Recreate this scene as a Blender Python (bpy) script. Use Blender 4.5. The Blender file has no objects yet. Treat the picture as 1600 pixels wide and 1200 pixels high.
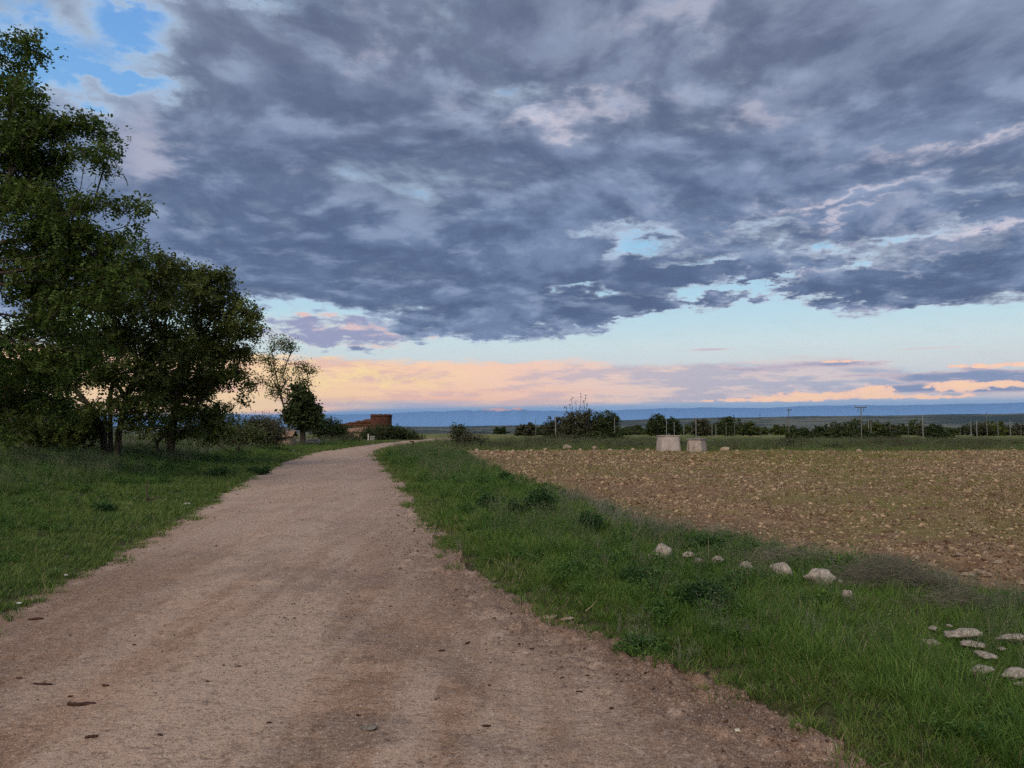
import bpy, bmesh, math, random
import numpy as np
from mathutils import Vector, Matrix, noise as mnoise

sc = bpy.context.scene
C = sc.collection
R = math.radians
random.seed(7)
rng = np.random.default_rng(11)

# ---------------------------------------------------------------- camera
FPX, HOR, CAMZ = 1200.0, 667.0, 1.6
PITCH = math.atan((HOR - 600) / FPX)
cam_d = bpy.data.cameras.new('camera')
cam = bpy.data.objects.new('camera', cam_d)
C.objects.link(cam)
cam_d.sensor_width = 36.0
cam_d.lens = 36.0 * FPX / 1600.0
cam_d.clip_start = 0.1
cam_d.clip_end = 60000.0
cam.location = (0, 0, CAMZ)
cam.rotation_euler = (R(90) + PITCH, 0, 0)
sc.camera = cam
sc.view_settings.view_transform = 'Standard'
sc.view_settings.look = 'None'
sc.view_settings.gamma = 1.0
sc.view_settings.use_curve_mapping = False
sc.view_settings.exposure = 0.45
sc.cycles.use_denoising = False
try:
    sc.cycles.denoiser = 'OPENIMAGEDENOISE'
except Exception:
    pass
sc.cycles.use_adaptive_sampling = True
sc.cycles.adaptive_threshold = 0.02
sc.cycles.adaptive_min_samples = 24
sc.cycles.max_bounces = 6
sc.cycles.diffuse_bounces = 3
sc.cycles.transparent_max_bounces = 6
sc.cycles.transmission_bounces = 3
sc.cycles.volume_bounces = 0

def ray(px, py):
    """world direction of a photograph pixel (1600 x 1200)"""
    x = (px - 800) / FPX
    y = (600 - py) / FPX
    c, s = math.cos(PITCH), math.sin(PITCH)
    return Vector((x, c - y * s, s + y * c))

def azel(px, py):
    d = ray(px, py).normalized()
    return math.degrees(math.atan2(d.x, d.y)), math.degrees(math.asin(d.z))

def gp(px, py, z=0.0):
    """point of the level z under a photograph pixel"""
    d = ray(px, py)
    t = (z - CAMZ) / d.z
    return Vector((d.x * t, d.y * t, z))

def at(px, py, Y):
    """point at depth Y under a photograph pixel"""
    d = ray(px, py)
    t = Y / d.y
    return Vector((d.x * t, Y, CAMZ + d.z * t))

def lin(r, g, b):
    f = lambda c: (c / 255) / 12.92 if c <= 10 else ((c / 255 + 0.055) / 1.055) ** 2.4
    return (f(r), f(g), f(b), 1.0)

# ---------------------------------------------------------------- small node language
class G:
    def __init__(s, nt): s.nt = nt
    def new(s, t, **kw):
        n = s.nt.nodes.new(t)
        for k, v in kw.items(): setattr(n, k, v)
        return n
    def put(s, sock, v):
        if isinstance(v, V): s.nt.links.new(v.s, sock)
        elif v is not None: sock.default_value = v
    def m(s, op, a, b=None, c=None, clamp=False):
        n = s.new('ShaderNodeMath', operation=op, use_clamp=clamp)
        s.put(n.inputs[0], a)
        if b is not None: s.put(n.inputs[1], b)
        if c is not None: s.put(n.inputs[2], c)
        return V(s, n.outputs[0])
    def sm(s, x, a, b, lo=0.0, hi=1.0):
        n = s.new('ShaderNodeMapRange', interpolation_type='SMOOTHSTEP')
        s.put(n.inputs[0], x); s.put(n.inputs[1], a); s.put(n.inputs[2], b)
        s.put(n.inputs[3], lo); s.put(n.inputs[4], hi)
        return V(s, n.outputs[0])
    def mr(s, x, a, b, lo=0.0, hi=1.0):
        n = s.new('ShaderNodeMapRange')
        s.put(n.inputs[0], x); s.put(n.inputs[1], a); s.put(n.inputs[2], b)
        s.put(n.inputs[3], lo); s.put(n.inputs[4], hi)
        return V(s, n.outputs[0])
    def vec(s, x, y, z):
        n = s.new('ShaderNodeCombineXYZ')
        for i, v in enumerate((x, y, z)): s.put(n.inputs[i], v)
        return V(s, n.outputs[0])
    def noise(s, v, scale, det=5, rough=0.55, dist=0.0, lac=2.0, col=False):
        n = s.new('ShaderNodeTexNoise')
        if v is not None: s.put(n.inputs['Vector'], v)
        n.inputs['Scale'].default_value = scale
        n.inputs['Detail'].default_value = det
        n.inputs['Roughness'].default_value = rough
        n.inputs['Lacunarity'].default_value = lac
        n.inputs['Distortion'].default_value = dist
        return V(s, n.outputs['Color' if col else 'Fac'])
    def ramp(s, x, stops, interp='LINEAR'):
        n = s.new('ShaderNodeValToRGB')
        cr = n.color_ramp; cr.interpolation = interp
        stops = [(p, (v, v, v, 1) if isinstance(v, (int, float)) else v) for p, v in stops]
        cr.elements[0].position = stops[0][0]; cr.elements[0].color = stops[0][1]
        cr.elements[1].position = stops[-1][0]; cr.elements[1].color = stops[-1][1]
        for p, v in stops[1:-1]:
            e = cr.elements.new(p); e.color = v
        s.put(n.inputs[0], x)
        return V(s, n.outputs[0])
    def curve(s, x, pts):
        """piecewise linear y(x) through pts"""
        x0, x1 = pts[0][0], pts[-1][0]
        ys = [p[1] for p in pts]; lo, hi = min(ys), max(ys)
        t = s.mr(x, x0, x1)
        r = s.ramp(t, [((p[0] - x0) / (x1 - x0), (p[1] - lo) / (hi - lo)) for p in pts])
        return s.mr(r, 0.0, 1.0, lo, hi)
    def mix(s, f, a, b, mode='MIX'):
        n = s.new('ShaderNodeMix', data_type='RGBA', blend_type=mode)
        n.clamp_factor = True
        s.put(n.inputs[0], f); s.put(n.inputs[6], a); s.put(n.inputs[7], b)
        return V(s, n.outputs[2])
class V:
    def __init__(s, g, sock): s.g, s.s = g, sock
    def __add__(s, o): return s.g.m('ADD', s, o)
    __radd__ = __add__
    def __sub__(s, o): return s.g.m('SUBTRACT', s, o)
    def __rsub__(s, o): return s.g.m('SUBTRACT', o, s)
    def __mul__(s, o): return s.g.m('MULTIPLY', s, o)
    __rmul__ = __mul__
    def __truediv__(s, o): return s.g.m('DIVIDE', s, o)

# ---------------------------------------------------------------- sky
SUN_EL, SUN_AZ = R(42), R(205)          # soft cloud light from behind the camera
world = bpy.data.worlds.new('World')
sc.world = world
world.use_nodes = True
wt = world.node_tree
wt.nodes.clear()
g = G(wt)
tc = g.new('ShaderNodeTexCoord')
sp = g.new('ShaderNodeSeparateXYZ')
wt.links.new(tc.outputs['Generated'], sp.inputs[0])
dx, dy, dz = (V(g, sp.outputs[i]) for i in range(3))
az = g.m('ARCTAN2', dx, dy) * 57.29578
el = g.m('ARCSINE', dz) * 57.29578
zz = g.m('MAXIMUM', dz, 0.0) + 0.17
P = g.vec(dx / zz, dy / zz, 3.7)                    # the cloud layer seen in perspective
S1 = g.vec(az * 0.10, el * 0.45, 1.3)               # long level streaks low in the sky
w1 = g.noise(P, 0.9, 4, 0.55)                       # slow warp
w2 = g.noise(g.vec(az * 0.16, el * 0.30, 8.1), 1.0, 5, 0.6)
w3 = g.noise(g.vec(az * 0.35, el * 0.9, 4.4), 1.0, 6, 0.62)
azw = az + (w1 - 0.5) * 16.0 + (w3 - 0.5) * 6.0
elw = el + (w2 - 0.5) * 9.0 + (w3 - 0.5) * 5.0
elf = el + (w3 - 0.5) * 3.2
w4 = g.noise(P, 3.6, 6, 0.62, col=True)
w4s = g.new('ShaderNodeSeparateColor')
g.put(w4s.inputs[0], w4)
azf = az + (V(g, w4s.outputs[0]) - 0.5) * 13.0
elg = el + (V(g, w4s.outputs[1]) - 0.5) * 7.0
# turbulence of the deck
wc = g.noise(P, 1.0, 2, 0.5, col=True)
vm = g.new('ShaderNodeVectorMath', operation='MULTIPLY_ADD')
g.put(vm.inputs[0], wc); vm.inputs[1].default_value = (0.45, 0.45, 0.45); g.put(vm.inputs[2], P)
Pw = V(g, vm.outputs[0])
n1 = g.noise(Pw, 1.9, 9, 0.56)
vm2 = g.new('ShaderNodeVectorMath', operation='ADD')
g.put(vm2.inputs[0], Pw); vm2.inputs[1].default_value = (0.03, -0.08, 0.0)
n2 = g.noise(V(g, vm2.outputs[0]), 1.9, 9, 0.56)
n3 = g.noise(Pw, 7.5, 7, 0.56)
relief = (n1 - n2) * 3.0

def blob(px, py, rx, ry, amp, warp=True):
    a0, e0 = azel(px, py)
    wa, we = rx / 21.0, ry / 21.0
    u = ((azf if warp == 2 else azw if warp else az) - a0) / wa
    v = ((elg if warp == 2 else elw if warp else el) - e0) / we
    q = g.m('EXPONENT', (u * u + v * v) * -1.0)
    return q * amp
def blobs(lst, warp=True):
    t = None
    for b in lst:
        q = blob(*b, warp=warp)
        t = q if t is None else t + q
    return t
#SKYLISTS
bottom = [(-500, 480), (0, 480), (250, 488), (430, 484), (520, 487), (600, 497), (680, 520), (750, 532), (830, 524),
          (900, 518), (980, 500), (1060, 482), (1100, 472), (1180, 478), (1300, 482), (1400, 478), (1500, 474), (1600, 466), (2100, 440)]
bp = [azel(x, y) for x, y in bottom]
w5c = g.noise(g.vec(az * 0.6, el * 2.2, 7.7), 1.0, 7, 0.62)
edge = g.curve(az, bp)
cover = g.sm(elf - edge + (w2 - 0.5) * 4.0 + (w5c - 0.5) * 2.0, -0.8, 1.5)
cover = cover * 1.25
gaps = blobs([
    (80, 95, 90, 65, 1.0), (255, 25, 75, 40, 1.0), (190, 125, 110, 26, 1.1), (160, 250, 80, 70, 0.25),
    (470, 0, 60, 25, 0.45), 
    (1250, 395, 130, 14, 0.34), (1430, 385, 180, 12, 0.30), (1300, 330, 220, 12, 0.28),
    (1250, 300, 120, 15, 0.25), (830, 165, 130, 22, 0.30), (1180, 180, 90, 22, 0.28), (1480, 225, 150, 22, 0.30),
    (1520, 350, 150, 12, 0.40), (620, 20, 120, 20, 0.2), (1080, 20, 100, 20, 0.2), 
]) + blobs([(930, 364, 85, 12, .8), (1010, 380, 70, 11, .85), (1090, 407, 80, 11, 1.2), (1170, 443, 70, 9, 1.1), (905, 448, 60, 9, 0.9), (1130, 458, 60, 6, .9), (720, 390, 60, 8, 0.5), (1200, 355, 90, 10, 0.5), (1330, 430, 110, 9, .6), (1400, 370, 160, 9, 0.5), (1560, 300, 100, 8, 0.4), (1330, 455, 160, 5, .6)], 2)
adds = blobs([(985, 420, 140, 18, 2.4), (1085, 428, 100, 6, 2.0), (880, 488, 180, 18, 1.6), (1030, 478, 60, 9, 1.2), (1400, 450, 260, 16, .9), (1250, 425, 90, 8, .7), (1450, 415, 120, 7, .6), (1330, 465, 230, 8, .8)], 2) + blobs([ (500, 250, 250, 120, 0.25), (1000, 240, 200, 50, 0.2)])
n4 = g.noise(Pw, 20.0, 5, 0.6)
dens = (n4 - 0.5) * 0.4 + cover - gaps + adds * 0.6 + (n1 - 0.5) * 2.9 + (n3 - 0.5) * 1.15 - 0.16
dens = dens * g.sm(cover, 0.0, 0.35)
alpha = g.sm(dens, -0.12, 0.55)
thick = g.sm(dens, 0.08, 0.95)
# clear sky behind
sky = g.new('ShaderNodeTexSky', sky_type='NISHITA')
sky.sun_disc = False
sky.sun_elevation = SUN_EL
sky.sun_rotation = SUN_AZ
clear = g.ramp(g.mr(el, 0.0, 60.0), [
    (0.0, lin(112, 146, 184)), (0.010, lin(96, 140, 192)), (0.018, lin(100, 144, 196)), (0.026, lin(128, 160, 202)), (0.040, lin(176, 190, 210)),
    (0.07, lin(208, 212, 214)), (0.10, lin(205, 222, 224)), (0.13, lin(188, 219, 230)), (0.19, lin(160, 205, 232)),
    (0.30, lin(130, 184, 232)), (0.45, lin(108, 162, 224)), (1.0, lin(60, 110, 190))])
skys = g.new('ShaderNodeVectorMath', operation='SCALE')
wt.links.new(sky.outputs[0], skys.inputs[0]); skys.inputs['Scale'].default_value = 0.08
clear = g.mix(0.12, clear, V(g, skys.outputs[0]))
# low sunset-lit haze cloud
sn = g.noise(S1, 1.0, 7, 0.58)
sn2 = g.noise(g.vec(az * 0.28, el * 1.5, 6.0), 1.0, 7, 0.6)
ptop = g.curve(az, [azel(*p) for p in [(-400, 520), (200, 545), (500, 560), (700, 566), (900, 564), (1050, 572), (1150, 566), (1300, 560), (1450, 580), (1600, 575), (2200, 560)]])
pm = g.sm(ptop - el + (sn2 - 0.5) * 1.9, -0.25, 0.35)
pbot = g.curve(az, [azel(*p) for p in [(-400, 655), (450, 650), (620, 641), (900, 637), (1200, 630), (1600, 624), (2200, 610)]])
pm = pm * g.sm(el - pbot + (sn - 0.5) * 0.3, -0.05, 0.45)
hue = g.mr(az, -18.0, 26.0)
warm = g.ramp(hue, [(0.0, lin(255, 214, 158)), (0.22, lin(255, 208, 164)), (0.42, lin(248, 202, 176)), (0.62, lin(232, 202, 190)), (1.0, lin(206, 196, 200))])
cool = g.ramp(hue, [(0.0, lin(240, 188, 158)), (0.35, lin(222, 184, 176)), (0.6, lin(192, 180, 190)), (1.0, lin(164, 170, 192))])
pc = g.mix(g.sm(sn + (sn2 - 0.5) * 0.9 , 0.40, 0.58), cool, warm)
pc = g.mix(blobs([(570, 590, 100, 10, 0.6), (450, 585, 90, 14, 0.5)]), pc, lin(255, 222, 152))
pc = g.mix(blobs([(640, 633, 130, 7, 0.9)], False), pc, lin(168, 172, 198))
pc = g.mix(blobs([(700, 622, 160, 3, 0.7), (830, 636, 120, 4, 0.5), (760, 612, 200, 4, .4)], False), pc, lin(252, 190, 160))
base = g.mix(pm * 0.95, clear, pc)
# cloud puffs and streaks between the band and the deck
def layer(base, lst, nz, col_lo, col_hi, k=1.6, warp=True, soft=0.45):
    d = blobs(lst, warp) + (nz - 0.5) * k - 0.32
    a = g.sm(d, 0.0, soft) * g.sm(blobs(lst, warp), 0.12, 0.4)
    c = g.mix(g.sm(d, 0.05, 0.8), col_hi, col_lo)
    return g.mix(a, base, c)
w5b = g.noise(g.vec(az * 0.8, el * 2.4, 1.4), 1.0, 7, 0.62)
w5 = g.noise(g.vec(az * 0.62, el * 1.7, 9.4), 1.0, 7, 0.62)
base = layer(base, [(500, 500, 70, 9, 1.0), (610, 520, 90, 17, 1.0), (545, 530, 90, 14, 0.7), (460, 520, 50, 24, 0.9), (640, 505, 60, 8, 0.6)],
             w5, lin(146, 150, 182), lin(238, 208, 198), 3.6, False, 1.0)
base = layer(base, [(560, 512, 110, 7, .9), (640, 524, 60, 7, .8), (500, 492, 80, 4, .9), (600, 541, 70, 4, .7)], w5b, lin(226, 190, 186), lin(240, 212, 204), 4.0, False, 1.1)
base = layer(base, [(700, 520, 80, 9, 1.0), (820, 527, 90, 5, 0.9), (925, 514, 40, 7, 1.0), (905, 519, 30, 4, .8), (550, 548, 60, 9, .5)],
             w5, lin(108, 124, 162), lin(170, 180, 205), 4.0, False, .7)
base = layer(base, [(1110, 546, 42, 3.0, 1.1), (1450, 544, 60, 3.0, 0.75), (1540, 517, 90, 6, 0.4)], w3, lin(190, 186, 202), lin(216, 208, 206), 0.8, False)
base = layer(base, [(1290, 568, 90, 6, 1.0), (1180, 577, 60, 6, 0.7), (1560, 592, 130, 10, 0.9), (1500, 583, 130, 8, 0.8), (1560, 608, 110, 7, 1.0), (1420, 606, 60, 5, 0.7), (1330, 611, 60, 4, .5)],
             sn2, lin(126, 142, 176), lin(214, 190, 194), 2.2, False)
base = layer(base, [(1280, 618, 75, 6.5, 0.95), (1370, 608, 24, 8, 0.9), (1210, 624, 60, 4, 0.8), (1490, 604, 34, 7, 0.9), (1580, 600, 60, 6, 0.9), (1560, 571, 80, 4, .8), (1450, 620, 70, 3.5, .8), (1310, 565, 40, 2.5, .6), (1120, 626, 60, 2.5, .5)],
             g.noise(g.vec(az * 0.9, el * 2.6, 2.0), 1.0, 6, 0.62), lin(255, 210, 172), lin(246, 200, 180), 2.6, False, 0.3)
# deck colours
dk1 = g.mix(g.sm(el, 12, 28), lin(86, 104, 136), lin(98, 108, 133))
dk2 = g.mix(g.sm(el, 12, 28), lin(118, 137, 170), lin(134, 146, 171))
dark = g.mix(g.sm(n3 * 0.4 + n1 * 0.6, 0.40, 0.60), dk1, dk2)
lite = g.mix(g.sm(az, -20, 30), lin(180, 200, 222), lin(194, 204, 220))
deck = g.mix(thick, lite, dark)
bright = blobs([
    (830, 165, 110, 22, 0.75), (1180, 180, 80, 18, 0.50), (1480, 228, 160, 12, 0.75), (1540, 350, 120, 10, 0.85), (1250, 315, 180, 8, 0.6), (1230, 360, 120, 8, .7), (1350, 400, 200, 6, .6),
    (560, 20, 130, 30, 0.3), (1080, 20, 120, 24, 0.35), (520, 270, 70, 30, 0.30), (220, 240, 70, 60, 0.45), (640, 60, 60, 30, 0.3),
    (980, 165, 160, 16, 0.3), (1350, 300, 200, 16, 0.3), (1200, 460, 120, 8, 0.5), (1300, 470, 220, 5, 0.45), (640, 270, 50, 40, .2)])
deck = g.mix(bright * g.sm(n3 + (n1 - 0.5), 0.44, 0.66), deck, lin(206, 200, 212))
darks = blobs([(560, 150, 170, 60, 0.75), (480, 400, 180, 70, 0.75), (1000, 430, 180, 30, 0.9), (860, 485, 190, 36, 0.8), (700, 400, 160, 60, 0.55),
               (1000, 260, 200, 40, 0.5), (1500, 430, 220, 26, 0.6), (1500, 130, 250, 50, 0.5), (320, 330, 120, 60, 0.4), (800, 60, 150, 50, 0.3), (1300, 60, 250, 50, .3), (1350, 270, 150, 20, .35)])
deck = g.mix(darks * 0.55, deck, lin(80, 96, 130))
n3b = g.noise(V(g, vm2.outputs[0]), 7.5, 7, 0.56)
rf = (n3 - n3b) * 1.0
rl = g.m('ADD', relief + rf, 0.5, clamp=True)
deck = g.mix(g.sm(rl, 0.52, 1.0) * 0.42, deck, lin(160, 176, 203))
deck = g.mix(g.sm(rl, 0.48, 0.0) * 0.40, deck, lin(76, 90, 122))
col = g.mix(alpha, base, deck)
bg = g.new('ShaderNodeBackground')
g.put(bg.inputs[0], col)
bg.inputs[1].default_value = 0.80
wo = g.new('ShaderNodeOutputWorld')
wt.links.new(bg.outputs[0], wo.inputs[0])
world.cycles.sampling_method = 'NONE'

# ---------------------------------------------------------------- sun behind the cloud
sd = bpy.data.lights.new('sun', 'SUN')
sd.energy = 1.5
sd.angle = R(50)
sd.color = (1.0, 0.83, 0.66)
sun = bpy.data.objects.new('sun', sd)
C.objects.link(sun)
sdir = Vector((math.sin(SUN_AZ) * math.cos(SUN_EL), math.cos(SUN_AZ) * math.cos(SUN_EL), math.sin(SUN_EL)))
sun.rotation_euler = sdir.to_track_quat('Z', 'Y').to_euler()

# ---------------------------------------------------------------- helpers
def hash2(ix, iy, seed):
    n = (ix.astype(np.int64) * 374761393 + iy.astype(np.int64) * 668265263 + seed * 974634777) & 0xffffffff
    n = ((n ^ (n >> 13)) * 1274126177) & 0xffffffff
    return ((n ^ (n >> 16)) & 0xffffff) / float(0xffffff)
def vnoise(x, y, seed=0):
    ix, iy = np.floor(x), np.floor(y)
    fx, fy = x - ix, y - iy
    fx = fx * fx * (3 - 2 * fx); fy = fy * fy * (3 - 2 * fy)
    a, b = hash2(ix, iy, seed), hash2(ix + 1, iy, seed)
    c, d = hash2(ix, iy + 1, seed), hash2(ix + 1, iy + 1, seed)
    return (a + (b - a) * fx) * (1 - fy) + (c + (d - c) * fx) * fy - 0.5
def fbm(x, y, seed=0, octs=4, gain=0.5):
    x = np.asarray(x, float); y = np.asarray(y, float)
    t = 0; a = 1.0
    for i in range(octs):
        t = t + a * vnoise(x * 2 ** i + 17.3 * i, y * 2 ** i - 9.1 * i, seed + i)
        a *= gain
    return t
def sst(x, a, b):
    t = np.clip((x - a) / (b - a), 0, 1)
    return t * t * (3 - 2 * t)

def mesh_np(name, verts, faces, smooth=False):
    """verts (n,3); faces (m,k) all of one size"""
    verts = np.asarray(verts, np.float32); faces = np.asarray(faces, np.int32)
    me = bpy.data.meshes.new(name)
    m, k = faces.shape
    me.vertices.add(len(verts)); me.vertices.foreach_set('co', verts.ravel())
    me.loops.add(m * k); me.loops.foreach_set('vertex_index', faces.ravel())
    me.polygons.add(m)
    me.polygons.foreach_set('loop_start', np.arange(0, m * k, k, dtype=np.int32))
    me.polygons.foreach_set('loop_total', np.full(m, k, np.int32))
    if smooth: me.polygons.foreach_set('use_smooth', np.ones(m, bool))
    me.update(calc_edges=True)
    return me
def link(name, me, mat=None, parent=None, loc=None):
    o = bpy.data.objects.new(name, me); C.objects.link(o)
    if mat is not None and me is not None:
        me.materials.clear(); me.materials.append(mat)
    if loc is not None: o.location = loc
    if parent is not None: o.parent = parent
    return o
def tag(o, label=None, cat=None, group=None, kind=None):
    if label: o['label'] = label
    if cat: o['category'] = cat
    if group: o['group'] = group
    if kind: o['kind'] = kind
    return o
def thing(name, label, cat, loc, group=None, rz=0.0):
    o = bpy.data.objects.new(name, None); C.objects.link(o)
    o.empty_display_size = 0.3
    o.location = loc; o.rotation_euler = (0, 0, rz)
    return tag(o, label, cat, group)
def merge(parts):
    """join (verts, faces) pairs of equal face size"""
    vs, fs, n = [], [], 0
    for v, f in parts:
        vs.append(np.asarray(v, float)); fs.append(np.asarray(f, int) + n); n += len(v)
    return np.concatenate(vs), np.concatenate(fs)

def material(name, rough=0.9):
    m = bpy.data.materials.new(name); m.use_nodes = True
    nt = m.node_tree; b = nt.nodes['Principled BSDF']
    b.inputs['Roughness'].default_value = rough
    b.inputs['Specular IOR Level'].default_value = 0.2
    return m, G(nt), b
def pos(g):
    return V(g, g.new('ShaderNodeNewGeometry').outputs['Position'])
def attr(g, name):
    return V(g, g.new('ShaderNodeAttribute', attribute_name=name).outputs['Fac'])
def objrand(g):
    return V(g, g.new('ShaderNodeObjectInfo').outputs['Random'])
def island(g):
    return V(g, g.new('ShaderNodeNewGeometry').outputs['Random Per Island'])
def bump(g, b, h, strength=0.5, dist=0.02):
    n = g.new('ShaderNodeBump')
    n.inputs['Strength'].default_value = strength; n.inputs['Distance'].default_value = dist
    g.put(n.inputs['Height'], h)
    g.nt.links.new(n.outputs[0], b.inputs['Normal'])
def rgb(*c): return (c[0], c[1], c[2], 1.0)

# ---------------------------------------------------------------- terrain
LY = np.array([-60, -30, 0, 3, 6.44, 8.07, 10.2, 12.5, 15.6, 20.6, 28, 38, 47, 60, 75, 85, 110, 140])
LX = np.array([2, -0.5, -3.3, -3.75, -4.3, -4.7, -5.1, -5.55, -6.2, -7.4, -9.1, -10.9, -12.2, -12.7, -12.7, -12.3, -10.6, -8])
RY = np.array([-60, -30, 0, 2.5, 3.6, 4.43, 5.15, 6.55, 7.44, 8.8, 10.5, 14.4, 18.6, 24.6, 36, 45, 50, 60, 71, 85, 110, 140])
RX = np.array([10, 6, 2.9, 2.1, 1.75, 1.45, 1.07, .38, 0, -.44, -.87, -1.68, -2.5, -3.6, -6.1, -7.9, -8.8, -9.3, -9.2, -8.6, -6.8, -4])
FY = np.array([-60, -20, 0, 4, 6, 6.83, 7.44, 8.07, 8.8, 9.95, 11.2, 13.6, 15.6, 17.8, 22.6, 28.2, 36, 53])
FX = np.array([26, 15, 8, 6, 5, 4.55, 4.03, 3.7, 3.3, 2.9, 2.34, 1.8, 1.3, .89, 0, -.95, -2.1, -3.9])
def ed_left(x, y):                                    # metres right of the path's left edge
    return x - (np.interp(y, LY, LX) + (0.22 * fbm(x * 0.7, y * 0.7, 3, 3) + 0.22 * fbm(x * 4, y * 4, 4, 4, 0.65)) * np.clip(0.6 + np.abs(y) / 40, 0.6, 1.6))
def ed_right(x, y):                                   # metres left of its right edge
    return (np.interp(y, RY, RX) + (0.24 * fbm(x * 0.9, y * 0.9, 5, 3, 0.5) + 0.26 * fbm(x * 4.5, y * 4.5, 6, 4, 0.65)) * np.clip(0.6 + np.abs(y) / 40, 0.6, 1.6)) - x
def ed_field(x, y):                                   # metres inside the field
    a = x - (np.interp(y, FY, FX) + 0.5 * fbm(x * 0.8, y * 0.8, 8, 4))
    b = 53 + 0.9 * fbm(x * 0.3, 0 * y, 9, 3) + np.clip(x - 8, 0, 40) * 0.0 - y
    return np.minimum(a, b)
def height(x, y):
    x = np.asarray(x, float); y = np.asarray(y, float)
    d = np.hypot(x, y)
    el_, er_, ef_ = ed_left(x, y), ed_right(x, y), ed_field(x, y)
    near = sst(d, 260, 90)
    l = -el_
    z = near * ((0.62 + .22 * sst(y, 24, 12)) * sst(l, 0.5, 7.5) - 0.25 * sst(l, 12, 30)) * sst(y, 75, 35)
    z = z + near * 0.10 * sst(l, 0.0, 0.5) * (0.5 + fbm(x * .5, y * .5, 21, 3))
    z = z + near * 0.10 * sst(y, 44, 34) * sst(np.minimum(-er_, 3), 0.0, 0.6) * sst(ef_, 0.3, -0.5)
    z = z + near * (0.16 - .12 * sst(y, 36, 48) * (x < 0)) * fbm(x * 0.22, y * 0.22, 31, 3) * sst(np.maximum(l, -er_), 0.3, 3)
    # path: shallow crown, worn tracks, rough mud along the right edge
    inp = (el_ > 0) & (er_ > 0)
    w = np.clip(np.minimum(el_, er_), 0, 3)
    z = z + np.where(inp, 0.035 * sst(w, 0, 2.2) + 0.012 * fbm(x * 2.2, y * 2.2, 41, 4) + 0.085 * sst(er_, 1.1, 0.15) * np.abs(fbm(x * 5, y * 5, 43, 5, 0.65)) - 0.03 * np.exp(-((el_ - 1.25) / .35) ** 2) - 0.03 * np.exp(-((er_ - 1.35) / .35) ** 2), 0)
    z = z + np.where(inp, 0.007 * fbm(x * 14, y * 14, 45, 3) * sst(d, 16, 8), 0)
    # field: clods and low furrows
    fm = sst(ef_, 0.0, 0.5)
    z = z + fm * (0.05 * fbm(x * 3.0, y * 3.0, 51, 4, 0.6) + 0.02 * np.sin((x * 0.94 - y * 0.34) * 5.5) - 0.04)
    # the land falls away to a wide valley, hills beyond it
    z = z - 0.3 * sst(d, 110, 180) - 2.3 * sst(d, 180, 420) - 8 * sst(d, 400, 1100) - 10 * sst(d, 1000, 2600)
    a = np.degrees(np.arctan2(x, y))
    crest = np.interp(a, [-180, -40, -16, -5.5, -2, 4, 8, 13, 20, 27, 34, 60, 180], [40, 12, 6, 14, 24, 40, 68, 78, 92, 98, 106, 105, 60])
    z = z + sst(d, 2600, 6500) * (crest + 10 + 18 * fbm(x / 1500, y / 1500, 61, 4) + 7 * fbm(x / 300, y / 300, 63, 3))
    z = z + sst(d, 900, 2400) * 7 * fbm(x / 420, y / 420, 66, 4)
    z = z - sst(d, 6600, 11000) * 60
    return z
def hz(x, y): return float(height(np.array([x]), np.array([y]))[0])

front = np.radians(np.linspace(-44, 44, 700))
back = np.radians(np.linspace(44, 316, 140)[1:-1])
ang = np.concatenate([front, back])
rr = np.concatenate([[0.05, 0.5, 1.0, 1.5], np.geomspace(2.0, 9500, 1000)])
A, D = np.meshgrid(ang, rr)
GX, GY = D * np.sin(A), D * np.cos(A)
GZ = height(GX, GY)
nr, na = GX.shape
vid = np.arange(nr * na).reshape(nr, na)
nxt = np.roll(vid, -1, axis=1)
quads = np.stack([vid[:-1], nxt[:-1], nxt[1:], vid[1:]], -1).reshape(-1, 4)[:, ::-1]
allv = np.stack([GX, GY, GZ], -1).reshape(-1, 3)
fc = allv[quads].mean(1)
el_c, er_c, ef_c = ed_left(fc[:, 0], fc[:, 1]), ed_right(fc[:, 0], fc[:, 1]), ed_field(fc[:, 0], fc[:, 1])
dc = np.hypot(fc[:, 0], fc[:, 1])
is_path = (el_c > 0) & (er_c > 0) & (fc[:, 1] < 125)
is_field = (ef_c > 0) & ~is_path & (dc < 140)
is_hill = dc > 2600
is_ground = ~(is_path | is_field | is_hill)

def submesh(name, mask, mat, attrs=None):
    q = quads[mask]
    used, inv = np.unique(q.ravel(), return_inverse=True)
    v = allv[used]
    me = mesh_np(name, v, inv.reshape(-1, 4), smooth=True)
    for k, f in (attrs or {}).items():
        at_ = me.attributes.new(k, 'FLOAT', 'POINT')
        at_.data.foreach_set('value', f(v[:, 0], v[:, 1]).astype(np.float32))
    return link(name, me, mat)

# path material
m_path, g, b = material('path_gravel')
p = pos(g)
nA = g.noise(p, 0.55, 5, 0.6); nB = g.noise(p, 3.0, 6, 0.65); nC = g.noise(p, 38.0, 4, 0.7); nD = g.noise(p, 120.0, 2, 0.6)
sx = g.new('ShaderNodeMapping'); g.put(sx.inputs[0], p)
sx.inputs['Rotation'].default_value = (0, 0, R(-14)); sx.inputs['Scale'].default_value = (1.6, 0.22, 1)
nS = g.noise(V(g, sx.outputs[0]), 1.0, 4, 0.6)         # long wear along the way
e1, e2 = attr(g, 'from_left'), attr(g, 'from_right')
sepy = g.new('ShaderNodeSeparateXYZ'); g.put(sepy.inputs[0], p)
nE = g.noise(p, 13.0, 5, 0.72)
mpx = g.new('ShaderNodeMapping'); g.put(mpx.inputs[0], p); mpx.inputs['Scale'].default_value = (7, 24, 7)
nF = g.noise(V(g, mpx.outputs[0]), 1.0, 5, 0.7)
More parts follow.
